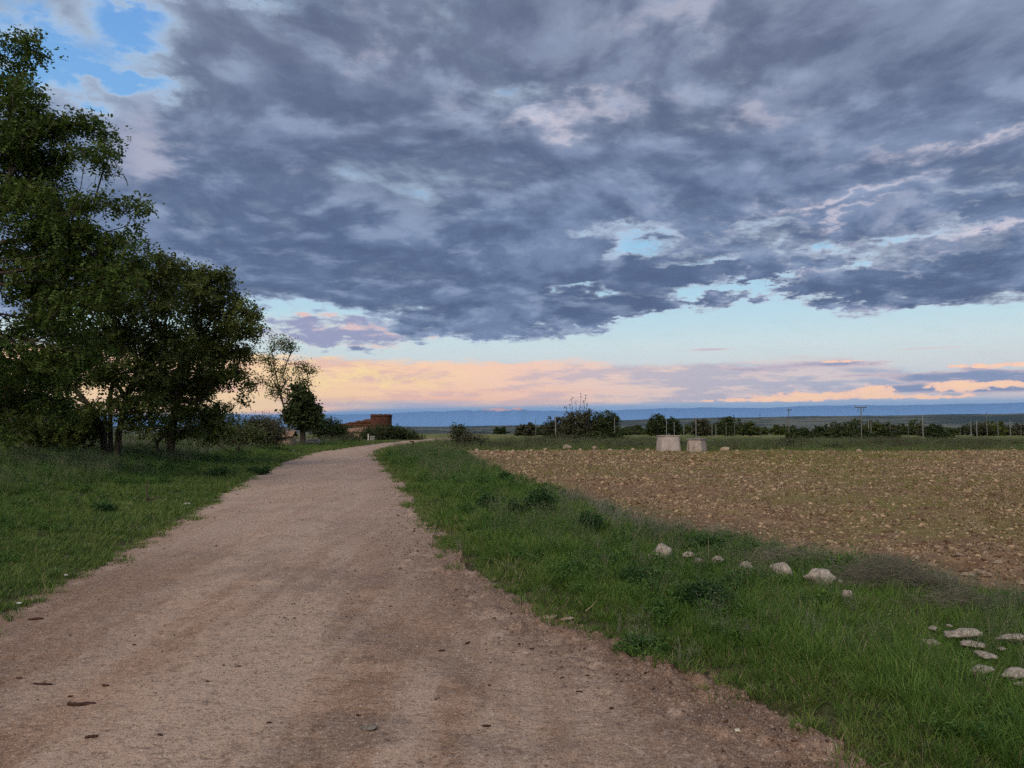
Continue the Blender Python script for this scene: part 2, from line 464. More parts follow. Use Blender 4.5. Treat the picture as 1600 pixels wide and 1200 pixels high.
c = g.mix(g.sm(nA * 0.5 + nB * 0.5, 0.42, 0.58), rgb(0.295, 0.177, 0.107), rgb(0.469, 0.311, 0.211))
c = g.mix(g.sm(nS, 0.42, 0.56) * 0.8, c, rgb(0.557, 0.414, 0.308))
c = g.mix(g.sm(nA, 0.48, 0.38) * 0.6, c, rgb(0.267, 0.199, 0.150))
c = g.mix(g.sm(e2, 1.9, 0.1) * g.sm(nB, 0.32, 0.52) * 0.85, c, rgb(0.166, 0.099, 0.063))
c = g.mix(g.sm(e1, 2.0, 0.2) * g.sm(nB, 0.34, 0.54) * g.sm(V(g, sepy.outputs[1]), 14.0, 8.0) * 0.75, c, rgb(0.207, 0.124, 0.080))
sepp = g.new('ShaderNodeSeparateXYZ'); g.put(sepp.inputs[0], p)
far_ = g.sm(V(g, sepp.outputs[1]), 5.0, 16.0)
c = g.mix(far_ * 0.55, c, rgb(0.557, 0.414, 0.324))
c = g.mix(g.sm(nE, 0.54, 0.66) * 0.35, c, rgb(0.557, 0.430, 0.330))
c = g.mix(g.sm(nE, 0.46, 0.34) * 0.55, c, rgb(0.156, 0.094, 0.063))
c = g.mix(g.sm(nF, 0.46, 0.36) * 0.45, c, rgb(0.145, 0.088, 0.060))
c = g.mix(g.sm(nC, 0.56, 0.66) * 0.60, c, rgb(0.691, 0.560, 0.443))
c = g.mix(g.sm(nC, 0.44, 0.34) * 0.75, c, rgb(0.111, 0.071, 0.049))
c = g.mix(g.sm(nD, 0.56, 0.66) * 0.45, c, rgb(0.736, 0.624, 0.515))
c = g.mix(g.sm(nD, 0.44, 0.34) * 0.55, c, rgb(0.111, 0.075, 0.056))
g.put(b.inputs['Base Color'], c)
bump(g, b, nB * 0.5 + nE * 0.5 + nC * 0.35 + nD * 0.15, 1.0, 0.035)
path = submesh('path', is_path, m_path, {'from_left': ed_left, 'from_right': ed_right})
tag(path, kind='structure')

# ground under the verges and the land beyond
m_ground, g, b = material('verge_soil')
p = pos(g)
nA = g.noise(p, 0.35, 5, 0.6); nB = g.noise(p, 2.2, 6, 0.65); nC = g.noise(p, 30.0, 4, 0.7)
sp_ = g.new('ShaderNodeSeparateXYZ'); g.put(sp_.inputs[0], p)
px_, py_ = V(g, sp_.outputs[0]), V(g, sp_.outputs[1])
c = g.mix(g.sm(nB, 0.40, 0.60), rgb(.038, .062, .016), rgb(.070, .090, .030))
c = g.mix(g.sm(nC, 0.55, 0.7) * 0.5, c, rgb(.16, .13, .08))
near_ = attr(g, 'edge')
c = g.mix(g.sm(near_, 0.35, 0.0) * g.sm(nB, 0.3, 0.55) * .8, c, rgb(.16, .10, .068))
c = g.mix(g.sm(nC, 0.48, 0.36) * 0.8, c, rgb(.03, .026, .016))
c = g.mix(g.sm(py_, 53, 56) * g.sm(py_, 84, 76) * .6, c, rgb(.045, .048, .026))
yel = g.mix(g.sm(g.noise(g.vec(px_ * 0.02, py_ * 0.10, 1.0), 1.0, 4, 0.6), 0.42, 0.6), rgb(.130, .160, .045), rgb(.215, .205, .070))
c = g.mix(g.sm(py_, 84, 92) * g.sm(py_, 240, 170), c, yel)
farc = g.mix(g.sm(g.noise(g.vec(px_ * 0.004, py_ * 0.002, 0.0), 1.0, 4, 0.6), 0.46, 0.56), rgb(.060, .080, .045), rgb(.150, .145, .075))
g.put(b.inputs['Base Color'], g.mix(g.sm(py_, 200, 420), c, farc))
nG = g.noise(p, 9.0, 6, 0.72)
bump(g, b, nB * 0.4 + nG * 0.5 + nC * 0.4, 1.0, 0.07)
ground = submesh('ground', is_ground, m_ground, {'edge': lambda x, y: np.minimum(np.abs(ed_left(x, y)), np.abs(ed_right(x, y)))})
tag(ground, kind='structure')

# stony ploughed field
m_field, g, b = material('ploughed_soil')
p = pos(g)
nA = g.noise(p, 0.18, 5, 0.6); nB = g.noise(p, 2.6, 6, 0.65); nC = g.noise(p, 22.0, 4, 0.7)
c = g.mix(g.sm(nB, 0.40, 0.62), rgb(.190, .108, .058), rgb(.310, .205, .110))
c = g.mix(g.sm(nC, 0.54, 0.66) * 0.7, c, rgb(.38, .27, .18))
c = g.mix(g.sm(nC, 0.46, 0.32) * 0.7, c, rgb(.07, .040, .026))
c = g.mix(g.sm(nA + (nB - 0.5) * 0.5, 0.44, 0.58) * 0.65, c, rgb(.180, .170, .048))
g.put(b.inputs['Base Color'], c)
bump(g, b, nB * 0.4 + nC * 0.5, 0.9, 0.05)
field = submesh('field', is_field, m_field)
tag(field, kind='structure')

# distant hills
m_hill, g, b = material('distant_hillside')
p = pos(g)
nA = g.noise(p, 0.0009, 7, 0.7); nB = g.noise(p, 0.005, 6, 0.7)
c = g.mix(g.sm(nA * .6 + nB * .4, 0.46, 0.55), rgb(.022, .042, .034), rgb(.130, .140, .100))
g.put(b.inputs['Base Color'], c)
hills = submesh('hills', is_hill, m_hill)
tag(hills, kind='structure')

# ---------------------------------------------------------------- vegetation materials
def leaf_material(name, lo, hi, trans=0.25, scale=0.8, dry=None):
    m = bpy.data.materials.new(name); m.use_nodes = True
    nt = m.node_tree; g = G(nt); b = nt.nodes['Principled BSDF']; out = nt.nodes['Material Output']
    b.inputs['Roughness'].default_value = 0.65; b.inputs['Specular IOR Level'].default_value = 0.25
    p = pos(g)
    n = g.noise(p, scale, 3, 0.6)
    c = g.mix(g.sm(n * 0.55 + island(g) * 0.3 + objrand(g) * 0.15, 0.30, 0.70), rgb(*lo), rgb(*hi))
    if dry: c = g.mix(g.sm(g.m('FRACT', island(g) * 7.31), 1 - dry[1], 1 - dry[1] + 0.02), c, rgb(*dry[0]))
    g.put(b.inputs['Base Color'], c)
    t = g.new('ShaderNodeBsdfTranslucent'); g.put(t.inputs[0], c)
    mx = g.new('ShaderNodeMixShader'); mx.inputs[0].default_value = trans
    nt.links.new(b.outputs[0], mx.inputs[1]); nt.links.new(t.outputs[0], mx.inputs[2])
    nt.links.new(mx.outputs[0], out.inputs[0])
    return m
m_grass = leaf_material('grass_blades', (.058, .140, .022), (.170, .285, .056), 0.3, 0.5, ((.26, .22, .12), 0.05))
m_turf = leaf_material('short_turf', (.068, .150, .026), (.185, .255, .060), 0.25, 0.6, ((.30, .25, .15), 0.10))
m_wild = leaf_material('seeding_grass', (.065, .125, .040), (.150, .205, .080), 0.3, 0.4, ((.33, .29, .19), 0.22))
m_straw = leaf_material('dry_straw', (.20, .16, .10), (.42, .35, .24), 0.15)
m_greydry = leaf_material('dry_grey_stems', (.12, .11, .085), (.27, .245, .20), 0.1)
m_sprout = leaf_material('field_sprouts', (.150, .175, .030), (.280, .290, .070), 0.3, 0.2)
m_weed = leaf_material('weed_leaves', (.038, .105, .020), (.105, .200, .042), 0.25, 3.0)

# ---------------------------------------------------------------- sources for scattered cover
def blades(n, rad, h0, h1, w, lean, seed, seg=3, fold=0.0):
    r = np.random.default_rng(seed)
    a = r.uniform(0, 2 * np.pi, n); q = rad * np.sqrt(r.random(n))
    bx, by = q * np.cos(a), q * np.sin(a)
    h = r.uniform(h0, h1, n); la = a + r.normal(0, 0.9, n); ln = h * (lean * (0.25 + q / max(rad, 1e-6)) * r.uniform(0.4, 1.6, n))
    wa = r.uniform(0, np.pi, n); ww = w * r.uniform(0.7, 1.3, n)
    V_, F_ = [], []
    for k in range(seg + 1):
        t = k / seg
        cx = bx + np.cos(la) * ln * t ** 1.8; cy = by + np.sin(la) * ln * t ** 1.8
        cz = h * (t - 0.22 * lean * t ** 3) - 0.01
        hw = ww * 0.5 * (1 - t ** 1.6) + 0.0004
        V_.append(np.stack([cx - np.cos(wa) * hw, cy - np.sin(wa) * hw, cz], -1))
        V_.append(np.stack([cx + np.cos(wa) * hw, cy + np.sin(wa) * hw, cz], -1))
    Vs = np.stack(V_, 1).reshape(-1, 3); st = 2 * (seg + 1)
    base = np.arange(n)[:, None] * st
    for k in range(seg):
        F_.append(np.concatenate([base + 2 * k, base + 2 * k + 1, base + 2 * k + 3, base + 2 * k + 2], 1))
    return Vs, np.concatenate(F_)
def leafquads(P_, size, seed, flat=0.5, asp=0.5):
    """a rhomb leaf at every point, random tilt"""
    r = np.random.default_rng(seed); n = len(P_)
    d = r.normal(size=(n, 3)); d[:, 2] = d[:, 2] * flat - 0.15; d /= np.linalg.norm(d, axis=1, keepdims=True)
    u = np.cross(d, r.normal(size=(n, 3)) * np.array([.5, .5, 1.0])); u /= np.linalg.norm(u, axis=1, keepdims=True) + 1e-9
    s = (size * r.uniform(0.6, 1.35, n))[:, None]
    P0 = P_ - d * s * 0.5; P1 = P_ + u * s * asp * 0.5; P2 = P_ + d * s * 0.5; P3 = P_ - u * s * asp * 0.5
    return np.stack([P0, P1, P2, P3], 1).reshape(-1, 3), np.arange(n * 4).reshape(n, 4)
def weed_geo(n, rad, h, leaf, seed, per=16):
    r = np.random.default_rng(seed)
    a = r.uniform(0, 2 * np.pi, n); q = np.sqrt(r.random(n))
    top = np.stack([rad * q * np.cos(a), rad * q * np.sin(a), h * (1 - 0.45 * q ** 2) * r.uniform(0.7, 1.15, n)], -1)
    base = top * np.array([.25, .25, 0])
    t = r.uniform(0.12, 1.0, (n, per, 1)) ** 0.8
    pts = base[:, None] * (1 - t) + top[:, None] * t + r.normal(0, leaf * 0.7, (n, per, 3))
    pts[..., :2] += (top[:, None, :2] - base[:, None, :2]) * (t * (t - 1)) * 0.3
    lv = leafquads(pts.reshape(-1, 3), leaf, seed + 1, 0.5, 0.55)
    sd_ = r.uniform(0, np.pi, n); o = np.stack([np.cos(sd_), np.sin(sd_), 0 * sd_], -1) * 0.0018
    sv = np.stack([base - o, base + o, top + o * .4, top - o * .4], 1).reshape(-1, 3)
    return merge([lv, (sv, np.arange(n * 4).reshape(n, 4))])
def rock_geo(seed, flat=0.6, sub=2, rough=0.22):
    bm = bmesh.new(); bmesh.ops.create_icosphere(bm, subdivisions=sub, radius=1.0)
    r = random.Random(seed); o = Vector((r.random() * 50, r.random() * 50, r.random() * 50))
    ax, ay = r.uniform(0.75, 1.15), r.uniform(0.75, 1.15)
    cuts = [(Vector((r.gauss(0, 1), r.gauss(0, 1), r.gauss(0, .7))).normalized(), r.uniform(.62, .9)) for _ in range(7)]
    for v in bm.verts:
        c0 = v.co.copy()
        for nrm, dd in cuts:
            t = c0.dot(nrm) - dd
            if t > 0: c0 -= nrm * t * 0.85
        c0 *= 1 + rough * mnoise.noise(v.co * 1.3 + o) + rough * 0.4 * mnoise.noise(v.co * 3.7 + o)
        v.co = Vector((c0.x * ax, c0.y * ay, c0.z * flat))
    vs = np.array([v.co[:] for v in bm.verts]); fs = np.array([[v.index for v in f.verts] for f in bm.faces]); bm.free()
    return vs, fs

def source(colname, geos, mat, smooth=False):
    col = bpy.data.collections.new(colname)
    for i, (v, f) in enumerate(geos):
        me = mesh_np(colname, v, f, smooth); me.materials.append(mat)
        col.objects.link(bpy.data.objects.new(colname, me))
    return col
def scatter(name, pts, scales, src, seed, tilt=0.12, nvar=None, label=None, flat=(1, 1, 1)):
    """one stuff object: instances of the source shapes on the points"""
    r = np.random.default_rng(seed); n = len(pts)
    me = bpy.data.meshes.new(name); me.vertices.add(n); me.vertices.foreach_set('co', np.asarray(pts, np.float32).ravel())
    rot = np.stack([r.normal(0, tilt, n), r.normal(0, tilt, n), r.uniform(0, 6.283, n)], -1).astype(np.float32)
    a = me.attributes.new('rot', 'FLOAT_VECTOR', 'POINT'); a.data.foreach_set('vector', rot.ravel())
    a = me.attributes.new('scl', 'FLOAT', 'POINT'); a.data.foreach_set('value', np.asarray(scales, np.float32))
    a = me.attributes.new('idx', 'INT', 'POINT'); a.data.foreach_set('value', r.integers(0, len(src.objects), n).astype(np.int32))
    o = link(name, me)
    ng = bpy.data.node_groups.new(name, 'GeometryNodeTree')
    ng.interface.new_socket('Geometry', in_out='INPUT', socket_type='NodeSocketGeometry')
    ng.interface.new_socket('Geometry', in_out='OUTPUT', socket_type='NodeSocketGeometry')
    gi = ng.nodes.new('NodeGroupInput'); go = ng.nodes.new('NodeGroupOutput')
    ip = ng.nodes.new('GeometryNodeInstanceOnPoints'); ci = ng.nodes.new('GeometryNodeCollectionInfo')
    ci.inputs['Collection'].default_value = src
    ci.inputs['Separate Children'].default_value = True; ci.inputs['Reset Children'].default_value = True
    def na(nm, ty):
        k = ng.nodes.new('GeometryNodeInputNamedAttribute'); k.data_type = ty; k.inputs[0].default_value = nm
        return k.outputs[0]
    L = ng.links.new
    L(gi.outputs[0], ip.inputs['Points']); L(ci.outputs[0], ip.inputs['Instance'])
    ip.inputs['Pick Instance'].default_value = True
    L(na('idx', 'INT'), ip.inputs['Instance Index'])
    er = ng.nodes.new('FunctionNodeEulerToRotation'); L(na('rot', 'FLOAT_VECTOR'), er.inputs[0]); L(er.outputs[0], ip.inputs['Rotation'])
    L(na('scl', 'FLOAT'), ip.inputs['Scale'])
    L(ip.outputs[0], go.inputs[0])
    md = o.modifiers.new('scatter', 'NODES'); md.node_group = ng
    return tag(o, label, kind='stuff')

def sample(bands, fn, seed, cone=0.78, margin=2.5):
    """random points by distance band (y0, y1, per m2, scale); fn(x, y) -> keep probability"""
    r = np.random.default_rng(seed); X, Y, S = [], [], []
    for y0, y1, dens, sc_ in bands:
        x1 = cone * y1 + margin
        n = int((y1 - y0) * 2 * x1 * dens)
        x = r.uniform(-x1, x1, n); y = r.uniform(y0, y1, n)
        k = (np.abs(x) < cone * y + margin)
        x, y = x[k], y[k]
        k = r.random(len(x)) < fn(x, y)
        X.append(x[k]); Y.append(y[k]); S.append(sc_ * r.uniform(0.7, 1.3, k.sum()))
    x, y, s = np.concatenate(X), np.concatenate(Y), np.concatenate(S)
    return np.stack([x, y, height(x, y)], -1), s

def verge_r(x, y): return (ed_right(x, y) < 0) & (ed_field(x, y) < 0.25) & (x > -10)
def verge_l(x, y): return ed_left(x, y) < 0

src_grass = source('grass_clump', [blades(56, .085, .05, .19, .0052, .55, i) for i in range(7)], m_grass)
src_turf = source('turf_clump', [blades(46, .09, .03, .085, .0055, .7, 20 + i) for i in range(4)], m_turf)
def seeded(i):
    v, f = blades(26, .09, .22, .42, .0036, .30, 40 + i, 3)
    r = np.random.default_rng(i); tips = v.reshape(26, 8, 3)[:, 6:8].mean(1)
    hp = np.repeat(tips, 5, 0) + np.tile(np.linspace(-.05, .01, 5)[:, None] * np.array([0, 0, 1]), (26, 1))
    return merge([(v, f), leafquads(hp + r.normal(0, .004, hp.shape), .016, i, .8, .5)])
src_wild = source('seeding_grass_clump', [seeded(i) for i in range(4)], m_wild)
m_wildG = leaf_material('grey_seeding_grass', (.130, .150, .105), (.260, .265, .200), 0.3, 0.4, ((.38, .35, .27), 0.25))
src_wildG = source('grey_grass_clump', [seeded(10 + i) for i in range(3)], m_wildG)
src_straw = source('straw_wisp', [blades(9, .10, .06, .22, .0032, 1.3, 60 + i) for i in range(4)], m_straw)
src_sprout = source('sprout_tuft', [blades(10, .05, .05, .12, .006, .7, 80 + i, 2) for i in range(3)], m_sprout)
src_weed = source('broadleaf_weed', [weed_geo(14, .13, .20, .034, 90 + i, 12) for i in range(4)], m_weed)

VST = [(1036, 880, 36), (1021, 884, 18), (1075, 884, 15), (1092, 893, 16), (1121, 892, 19), (1166, 903, 23), (1221, 907, 38), (1282, 918, 44), (1314, 921, 10), (1323, 941, 20),
       (1506, 1006, 60), (1519, 1021, 34), (1540, 1039, 36), (1532, 1063, 38), (1588, 1070, 44), (1565, 1024, 16), (1582, 1010, 42), (1484, 984, 14), (1457, 988, 15), (1455, 1015, 26), (1598, 1084, 22)]
def near_stone(x, y):
    k = np.ones(len(x))
    for px, row, w in VST:
        q = gp(px, row, .08); rad_ = w * q.y / FPX * .5
        dd = np.hypot((x - q.x) / (rad_ + .06), (y - (q.y - .05)) / (rad_ + .15))
        lo_ = .48 if row < 960 else .6
        k = np.minimum(k, lo_ + (1 - lo_) * sst(dd, .55, 1.25))
    return k
lushR = lambda x, y: verge_r(x, y) * (1 - .6 * sst(y, 38, 48)) * sst(-ed_right(x, y), 0.02, 0.5) * (0.35 + 0.65 * sst(fbm(x * .7, y * .7, 71, 3), -0.35, 0.1))
pg, sg = sample([(1.5, 5, 150, .78), (5, 8, 120, .85), (8, 13, 60, 1.05), (13, 22, 26, 1.3), (22, 38, 12, 1.6), (38, 60, 5, 2.0)], lushR, 1)
sg *= 0.62 + 0.38 * sst(-ed_right(pg[:, 0], pg[:, 1]), 0.1, 1.0) + 0.35 * fbm(pg[:, 0] * .8, pg[:, 1] * .8, 73, 3)
sg *= 1 - .6 * sst(pg[:, 1], 36, 46)
sg *= near_stone(pg[:, 0], pg[:, 1])
sg *= 1 - 0.6 * sst(ed_field(pg[:, 0], pg[:, 1]), -0.7, 0.2)
lushL = lambda x, y: verge_l(x, y) * sst(-ed_left(x, y), 0.5, 1.8) * (0.35 + 0.65 * sst(fbm(x * .5, y * .5, 72, 3), -0.3, 0.15))
pl_, sl_ = sample([(4, 10, 60, .62), (10, 18, 38, .8), (18, 30, 17, 1.15), (30, 48, 8, 1.5), (48, 80, 2.5, 2.0)], lushL, 2, 0.74)
sl_ *= 0.7 + 0.3 * sst(-ed_left(pl_[:, 0], pl_[:, 1]), 0.6, 3.5)
scatter('verge_grass', np.concatenate([pg, pl_]), np.concatenate([sg, sl_]), src_grass, 3, label='green grass on both verges of the gravel track')
tf = lambda x, y: ((ed_field(x, y) < 0.25) & (x > -60) & (y < 85) & (np.minimum(ed_left(x, y), ed_right(x, y)) < .4)) * sst(np.maximum(-ed_left(x, y), -ed_right(x, y)), -0.38, 0.2) ** 1.6 \
    * (1 - 0.35 * sst(np.maximum(-ed_left(x, y), -ed_right(x, y)), 1.2, 2.5)) * sst(fbm(x * 1.7, y * 1.7, 74, 3), -0.6, -0.15)
pt, st_ = sample([(1.5, 6, 170, .9), (6, 11, 110, 1.1), (11, 20, 50, 1.5), (20, 40, 20, 2.2), (40, 80, 6, 3.0)], tf, 4)
scatter('short_turf', pt, st_, src_turf, 5, label='short turf creeping over the edges of the gravel track')
wf = lambda x, y: (verge_l(x, y) * sst(-ed_left(x, y), 2.2, 4.5) + verge_r(x, y) * 0.75 * sst(-ed_right(x, y), .5, 1.2)) * sst(fbm(x * .35, y * .35, 75, 3), -0.3, 0.25)
pw, sw = sample([(3, 9, 20, .60), (9, 16, 17, .85), (16, 30, 12, 1.1), (30, 50, 6, 1.3), (50, 85, 3, 1.5)], wf, 6)
ff = lambda x, y: ((y > 53.5) & (ed_right(x, y) < 0) | (ed_field(x, y) < 0) & (y > 30) & (x > -4)) * (0.25 + 0.75 * sst(fbm(x * .2, y * .5, 76, 3), -0.3, 0.2))
pf, sf = sample([(40, 54, 4, .9)], lambda x, y: ff(x, y) * (x > -3.5), 7)
m_rough = leaf_material('rough_strip_grass', (.035, .050, .018), (.115, .115, .055), 0.2, 0.25, ((.22, .19, .13), 0.2))
src_rough = source('rough_grass_clump', [seeded(20 + i) for i in range(3)], m_rough)
pR, sR = sample([(53.4, 60, 9, .95), (60, 68, 8, 1.2), (68, 84, 4, 1.0)], lambda x, y: ff(x, y) * (x > -9), 17)
sR *= 1 - .75 * sst(pR[:, 0], -3.5, -6) * sst(pR[:, 1], 86, 80)
sR *= .42 + 1.1 * sst(fbm(pR[:, 0] * .35, pR[:, 1] * .35, 87, 4), -.25, .45)
scatter('rough_grass', pR, sR, src_rough, 31, label='dark rough grass and weeds in the strip behind the field')
scatter('seeding_grass', np.concatenate([pw, pf]), np.concatenate([sw, sf]), src_wild, 8, label='tall seeding grass on the bank and beyond the field')
cl = lambda x, y: (ed_left(x, y) < -3.2) * sst(y, 27, 33) * sst(y, 75, 60) * (0.4 + 0.6 * sst(fbm(x * .2, y * .2, 85, 3), -.3, .1)) + (ed_left(x, y) < -7) * (y > 12) * (y < 33) * .35
pG, sG = sample([(12, 26, 7, .8), (26, 45, 8, .85), (45, 80, 5, 1.1)], cl, 26)
eG = lambda x, y: verge_r(x, y) * sst(ed_field(x, y), -1.1, -.3) * (y < 16) * (.5 + .5 * sst(fbm(x * .9, y * .9, 88, 3), -.3, .2)) + verge_r(x, y) * (y < 20) * sst(fbm(x * .9, y * .9, 89, 3), .15, .35) * .15
pH, sH = sample([(4, 9, 60, .5), (9, 16, 30, .7)], eG, 33)
sH *= near_stone(pH[:, 0], pH[:, 1]); pG = np.concatenate([pG, pH]); sG = np.concatenate([sG, sH])
scatter('grey_grass', pG, sG, src_wildG, 27, label='pale grey seeding grass in the clearing and along the field edge')
def strawf(x, y):
    e = ed_field(x, y); return verge_r(x, y) * 0.10 + sst(e, -0.9, 0.0) * sst(e, 1.2, 0.3) * 0.8 + (e > 0) * .45
ps, ss_ = sample([(3, 8, 10, .9), (8, 14, 10, 1.1), (14, 30, 6, 1.5), (30, 52, 2, 2.0)], strawf, 9)
scatter('dry_straw', ps, ss_, src_straw, 10, 0.35, label='dry straw along the edge of the stony field')
sprf = lambda x, y: (ed_field(x, y) > 0.4) * (0.10 + 0.9 * sst(fbm(x * .16, y * .10, 77, 3), -0.12, 0.25)) * (0.35 + 0.65 * sst(x, 2, 16))
pp, sp2 = sample([(6, 12, 22, .8), (12, 22, 20, .95), (22, 36, 14, 1.25), (36, 54, 10, 1.7)], sprf, 12)
scatter('field_sprouts', pp, sp2, src_sprout, 13, label='thin yellow green sprouts over the ploughed field')
wdf = lambda x, y: (verge_r(x, y) * sst(-ed_right(x, y), .25, .8) + 0.35 * verge_l(x, y) * sst(-ed_left(x, y), .8, 2)) * sst(fbm(x * .8, y * .8, 78, 3), -0.14, 0.12)
pq, sq = sample([(2, 6, 26, .55), (6, 12, 22, .8), (12, 24, 12, 1.1), (24, 45, 4, 1.6)], wdf, 14)
sq *= near_stone(pq[:, 0], pq[:, 1])
scatter('broadleaf_weeds', pq, sq, src_weed, 15, label='low leafy weeds mixed into the verge grass')

# ---------------------------------------------------------------- stones as ground cover
def stone_material(name, lo, hi, vary=True):
    m, g, b = material(name, 0.9)
    p = V(g, g.new('ShaderNodeTexCoord').outputs['Object'])
    n = g.noise(p, 1.6, 5, 0.65); n2 = g.noise(p, 6.0 if vary else 5.0, 4, 0.7)
    c = g.mix(g.sm(objrand(g), 0.1, 0.9), rgb(*lo), rgb(*hi)) if vary else g.mix(g.sm(n, 0.35, 0.6), rgb(*lo), rgb(*hi))
    c = g.mix(g.sm(n2, 0.46, 0.34) * (0.5 if vary else .3), c, rgb(lo[0] * .45, lo[1] * .42, lo[2] * .36))
    g.put(b.inputs['Base Color'], c)
    bump(g, b, n * 0.5 + n2 * 0.5, 0.6, 0.15 if not vary else 0.1)
    return m
m_clod = stone_material('field_clods', (.15, .086, .048), (.62, .46, .285))
m_grit = stone_material('track_grit', (.16, .115, .09), (.55, .47, .40))
m_stone = stone_material('pale_limestone', (.33, .285, .23), (.60, .54, .46), False)
m_fstone = stone_material('field_stone', (.34, .25, .17), (.54, .43, .32), False)
src_clod = source('clod', [rock_geo(i, [.35, .5, .65][i % 3], 1, .55) for i in range(9)], m_clod)
src_grit = source('grit', [rock_geo(30 + i, .6, 1, .25) for i in range(5)], m_grit)
cf = lambda x, y: (ed_field(x, y) > -0.1) * (0.35 + 0.65 * sst(fbm(x * .5, y * .5, 79, 3), -.3, .2))
pc_, sc2 = sample([(5, 9, 380, .020), (9, 14, 280, .023), (14, 22, 170, .029), (22, 34, 100, .037), (34, 54, 50, .052)], cf, 16, 0.78, 2)
rs = np.random.default_rng(5)
sc2 = sc2 * (0.55 + 0.5 * rs.pareto(2.6, len(sc2)).clip(0, 3.2))
scatter('clods_and_stones', pc_, sc2, src_clod, 17, 0.5, label='clods and small stones strewn over the ploughed field')
m_mud = stone_material('mud_crumbs', (.10, .062, .042), (.24, .155, .105))
src_mud = source('mud_crumb', [rock_geo(60 + i, .5, 1, .6) for i in range(5)], m_mud)
mf = lambda x, y: (ed_right(x, y) > -.7) * (ed_left(x, y) > 0) * sst(ed_right(x, y), 1.3, 0.1) * (0.3 + .7 * sst(ed_right(x, y), -.7, -.1)) * sst(fbm(x * 1.4, y * 1.4, 86, 3), -.3, .2) + (ed_left(x, y) > -.1) * sst(ed_left(x, y), .5, .0) * .35 * (ed_right(x, y) > 0)
pM, sM = sample([(2, 6, 260, .009), (6, 11, 120, .012), (11, 20, 40, .018)], mf, 28, .72, .5)
sM *= 0.6 + 0.5 * rs.pareto(2.6, len(sM)).clip(0, 3)
scatter('mud_crumbs', pM, sM, src_mud, 29, 0.5, label='crumbs of dark mud along the broken edge of the track')
def gf(x, y):
    a, b_ = ed_left(x, y), ed_right(x, y)
    return ((a > 0) & (b_ > 0)) * (0.25 + 0.75 * np.maximum(sst(b_, 1.0, 0.1), sst(fbm(x * .6, y * .35, 80, 3), 0.0, .3)))
pgr, sgr = sample([(1.8, 4.5, 520, .0042), (4.5, 8, 300, .0058), (8, 13, 110, .0085), (13, 22, 40, .012)], gf, 18, 0.72, .5)
sgr = sgr * (0.6 + 0.45 * rs.pareto(3.0, len(sgr)).clip(0, 3.5))
pgr[:, 2] += sgr * 0.2
scatter('gravel', pgr, sgr, src_grit, 19, 0.4, label='fine grit lying loose on the track')

# ---------------------------------------------------------------- trees
def bark(name, lo, hi):
    m, g, b = material(name, 0.95)
    mp = g.new('ShaderNodeMapping'); g.put(mp.inputs[0], pos(g)); mp.inputs['Scale'].default_value = (9, 9, 1.6)
    n = g.noise(V(g, mp.outputs[0]), 2.0, 5, 0.65)
    g.put(b.inputs['Base Color'], g.mix(g.sm(n, 0.35, 0.62), rgb(*lo), rgb(*hi)))
    bump(g, b, n, 0.8, 0.04)
    return m
m_bark = bark('dark_bark', (.045, .034, .026), (.125, .098, .076))
m_leafA = leaf_material('locust_leaves', (.040, .084, .015), (.125, .185, .038), 0.36, 0.6)
m_leafB = leaf_material('olive_leaves', (.056, .088, .018), (.165, .200, .046), 0.38, 0.7)
m_leafC = leaf_material('dark_green_leaves', (.030, .054, .018), (.075, .105, .030), 0.2, 0.8)
m_leafD = leaf_material('dull_shrub_leaves', (.050, .060, .030), (.110, .110, .060), 0.2, 0.9)
m_pale = leaf_material('pale_blossom', (.40, .38, .28), (.62, .60, .48), 0.3)
m_leafP = leaf_material('light_leaves', (.09, .13, .035), (.21, .24, .09), 0.3, 2.0)

def grow(seg_pts, attr_pts, alpha=0.35, seg=0.5, wob=0.06, seed=0, start=None):
    """greedy branching: every attractor joins the nearest node, long joins are bent segment chains"""
    r = np.random.default_rng(seed)
    nodes, par, plen = [], [], []
    for chain in seg_pts:                                   # given stems; first point may join an earlier node
        pj = -1
        if nodes and chain[0] is None:
            c1 = np.array(chain[1]); pj = int(np.argmin([np.linalg.norm(np.array(n) - c1) for n in nodes])); chain = chain[1:]
        for q in chain:
            q = np.array(q, float)
            plen.append(0 if pj < 0 else plen[pj] + np.linalg.norm(q - nodes[pj])); nodes.append(q); par.append(pj); pj = len(nodes) - 1
    ns = len(nodes)
    cap = ns + len(attr_pts) * 8 + 50
    N = np.zeros((cap, 3)); N[:ns] = nodes; L_ = np.zeros(cap); L_[:ns] = plen
    n = ns; tips = []
    org = N[ns - 1]
    low = 1 if start is None else start
    for a in attr_pts[np.argsort(np.linalg.norm(attr_pts - org, axis=1))]:
        d = np.linalg.norm(N[low:n] - a, axis=1)
        back = np.clip(N[low:n, 2] - a[2], 0, None)          # growing downwards costs more
        j = low + int(np.argmin(d + alpha * L_[low:n] + 0.5 * back))
        D_ = np.linalg.norm(a - N[j]); k = max(1, min(8, int(round(D_ / seg))))
        p0 = N[j].copy(); pj = j
        for i in range(1, k + 1):
            if n >= cap - 1: break
            t = i / k
            q = p0 + (a - p0) * t
            q[2] += 0.14 * D_ * math.sin(math.pi * t)
            if i < k: q += r.normal(0, wob * D_ * 0.6, 3)
            N[n] = q; par.append(pj); L_[n] = L_[pj] + np.linalg.norm(q - N[pj]); pj = n; n += 1
        tips.append(pj)
    par = np.array(par)
    cnt = np.zeros(n); cnt[tips] = 1
    for i in range(n - 1, -1, -1):
        if par[i] >= 0: cnt[par[i]] += cnt[i]
    return N[:n], par, np.maximum(cnt, 1), tips
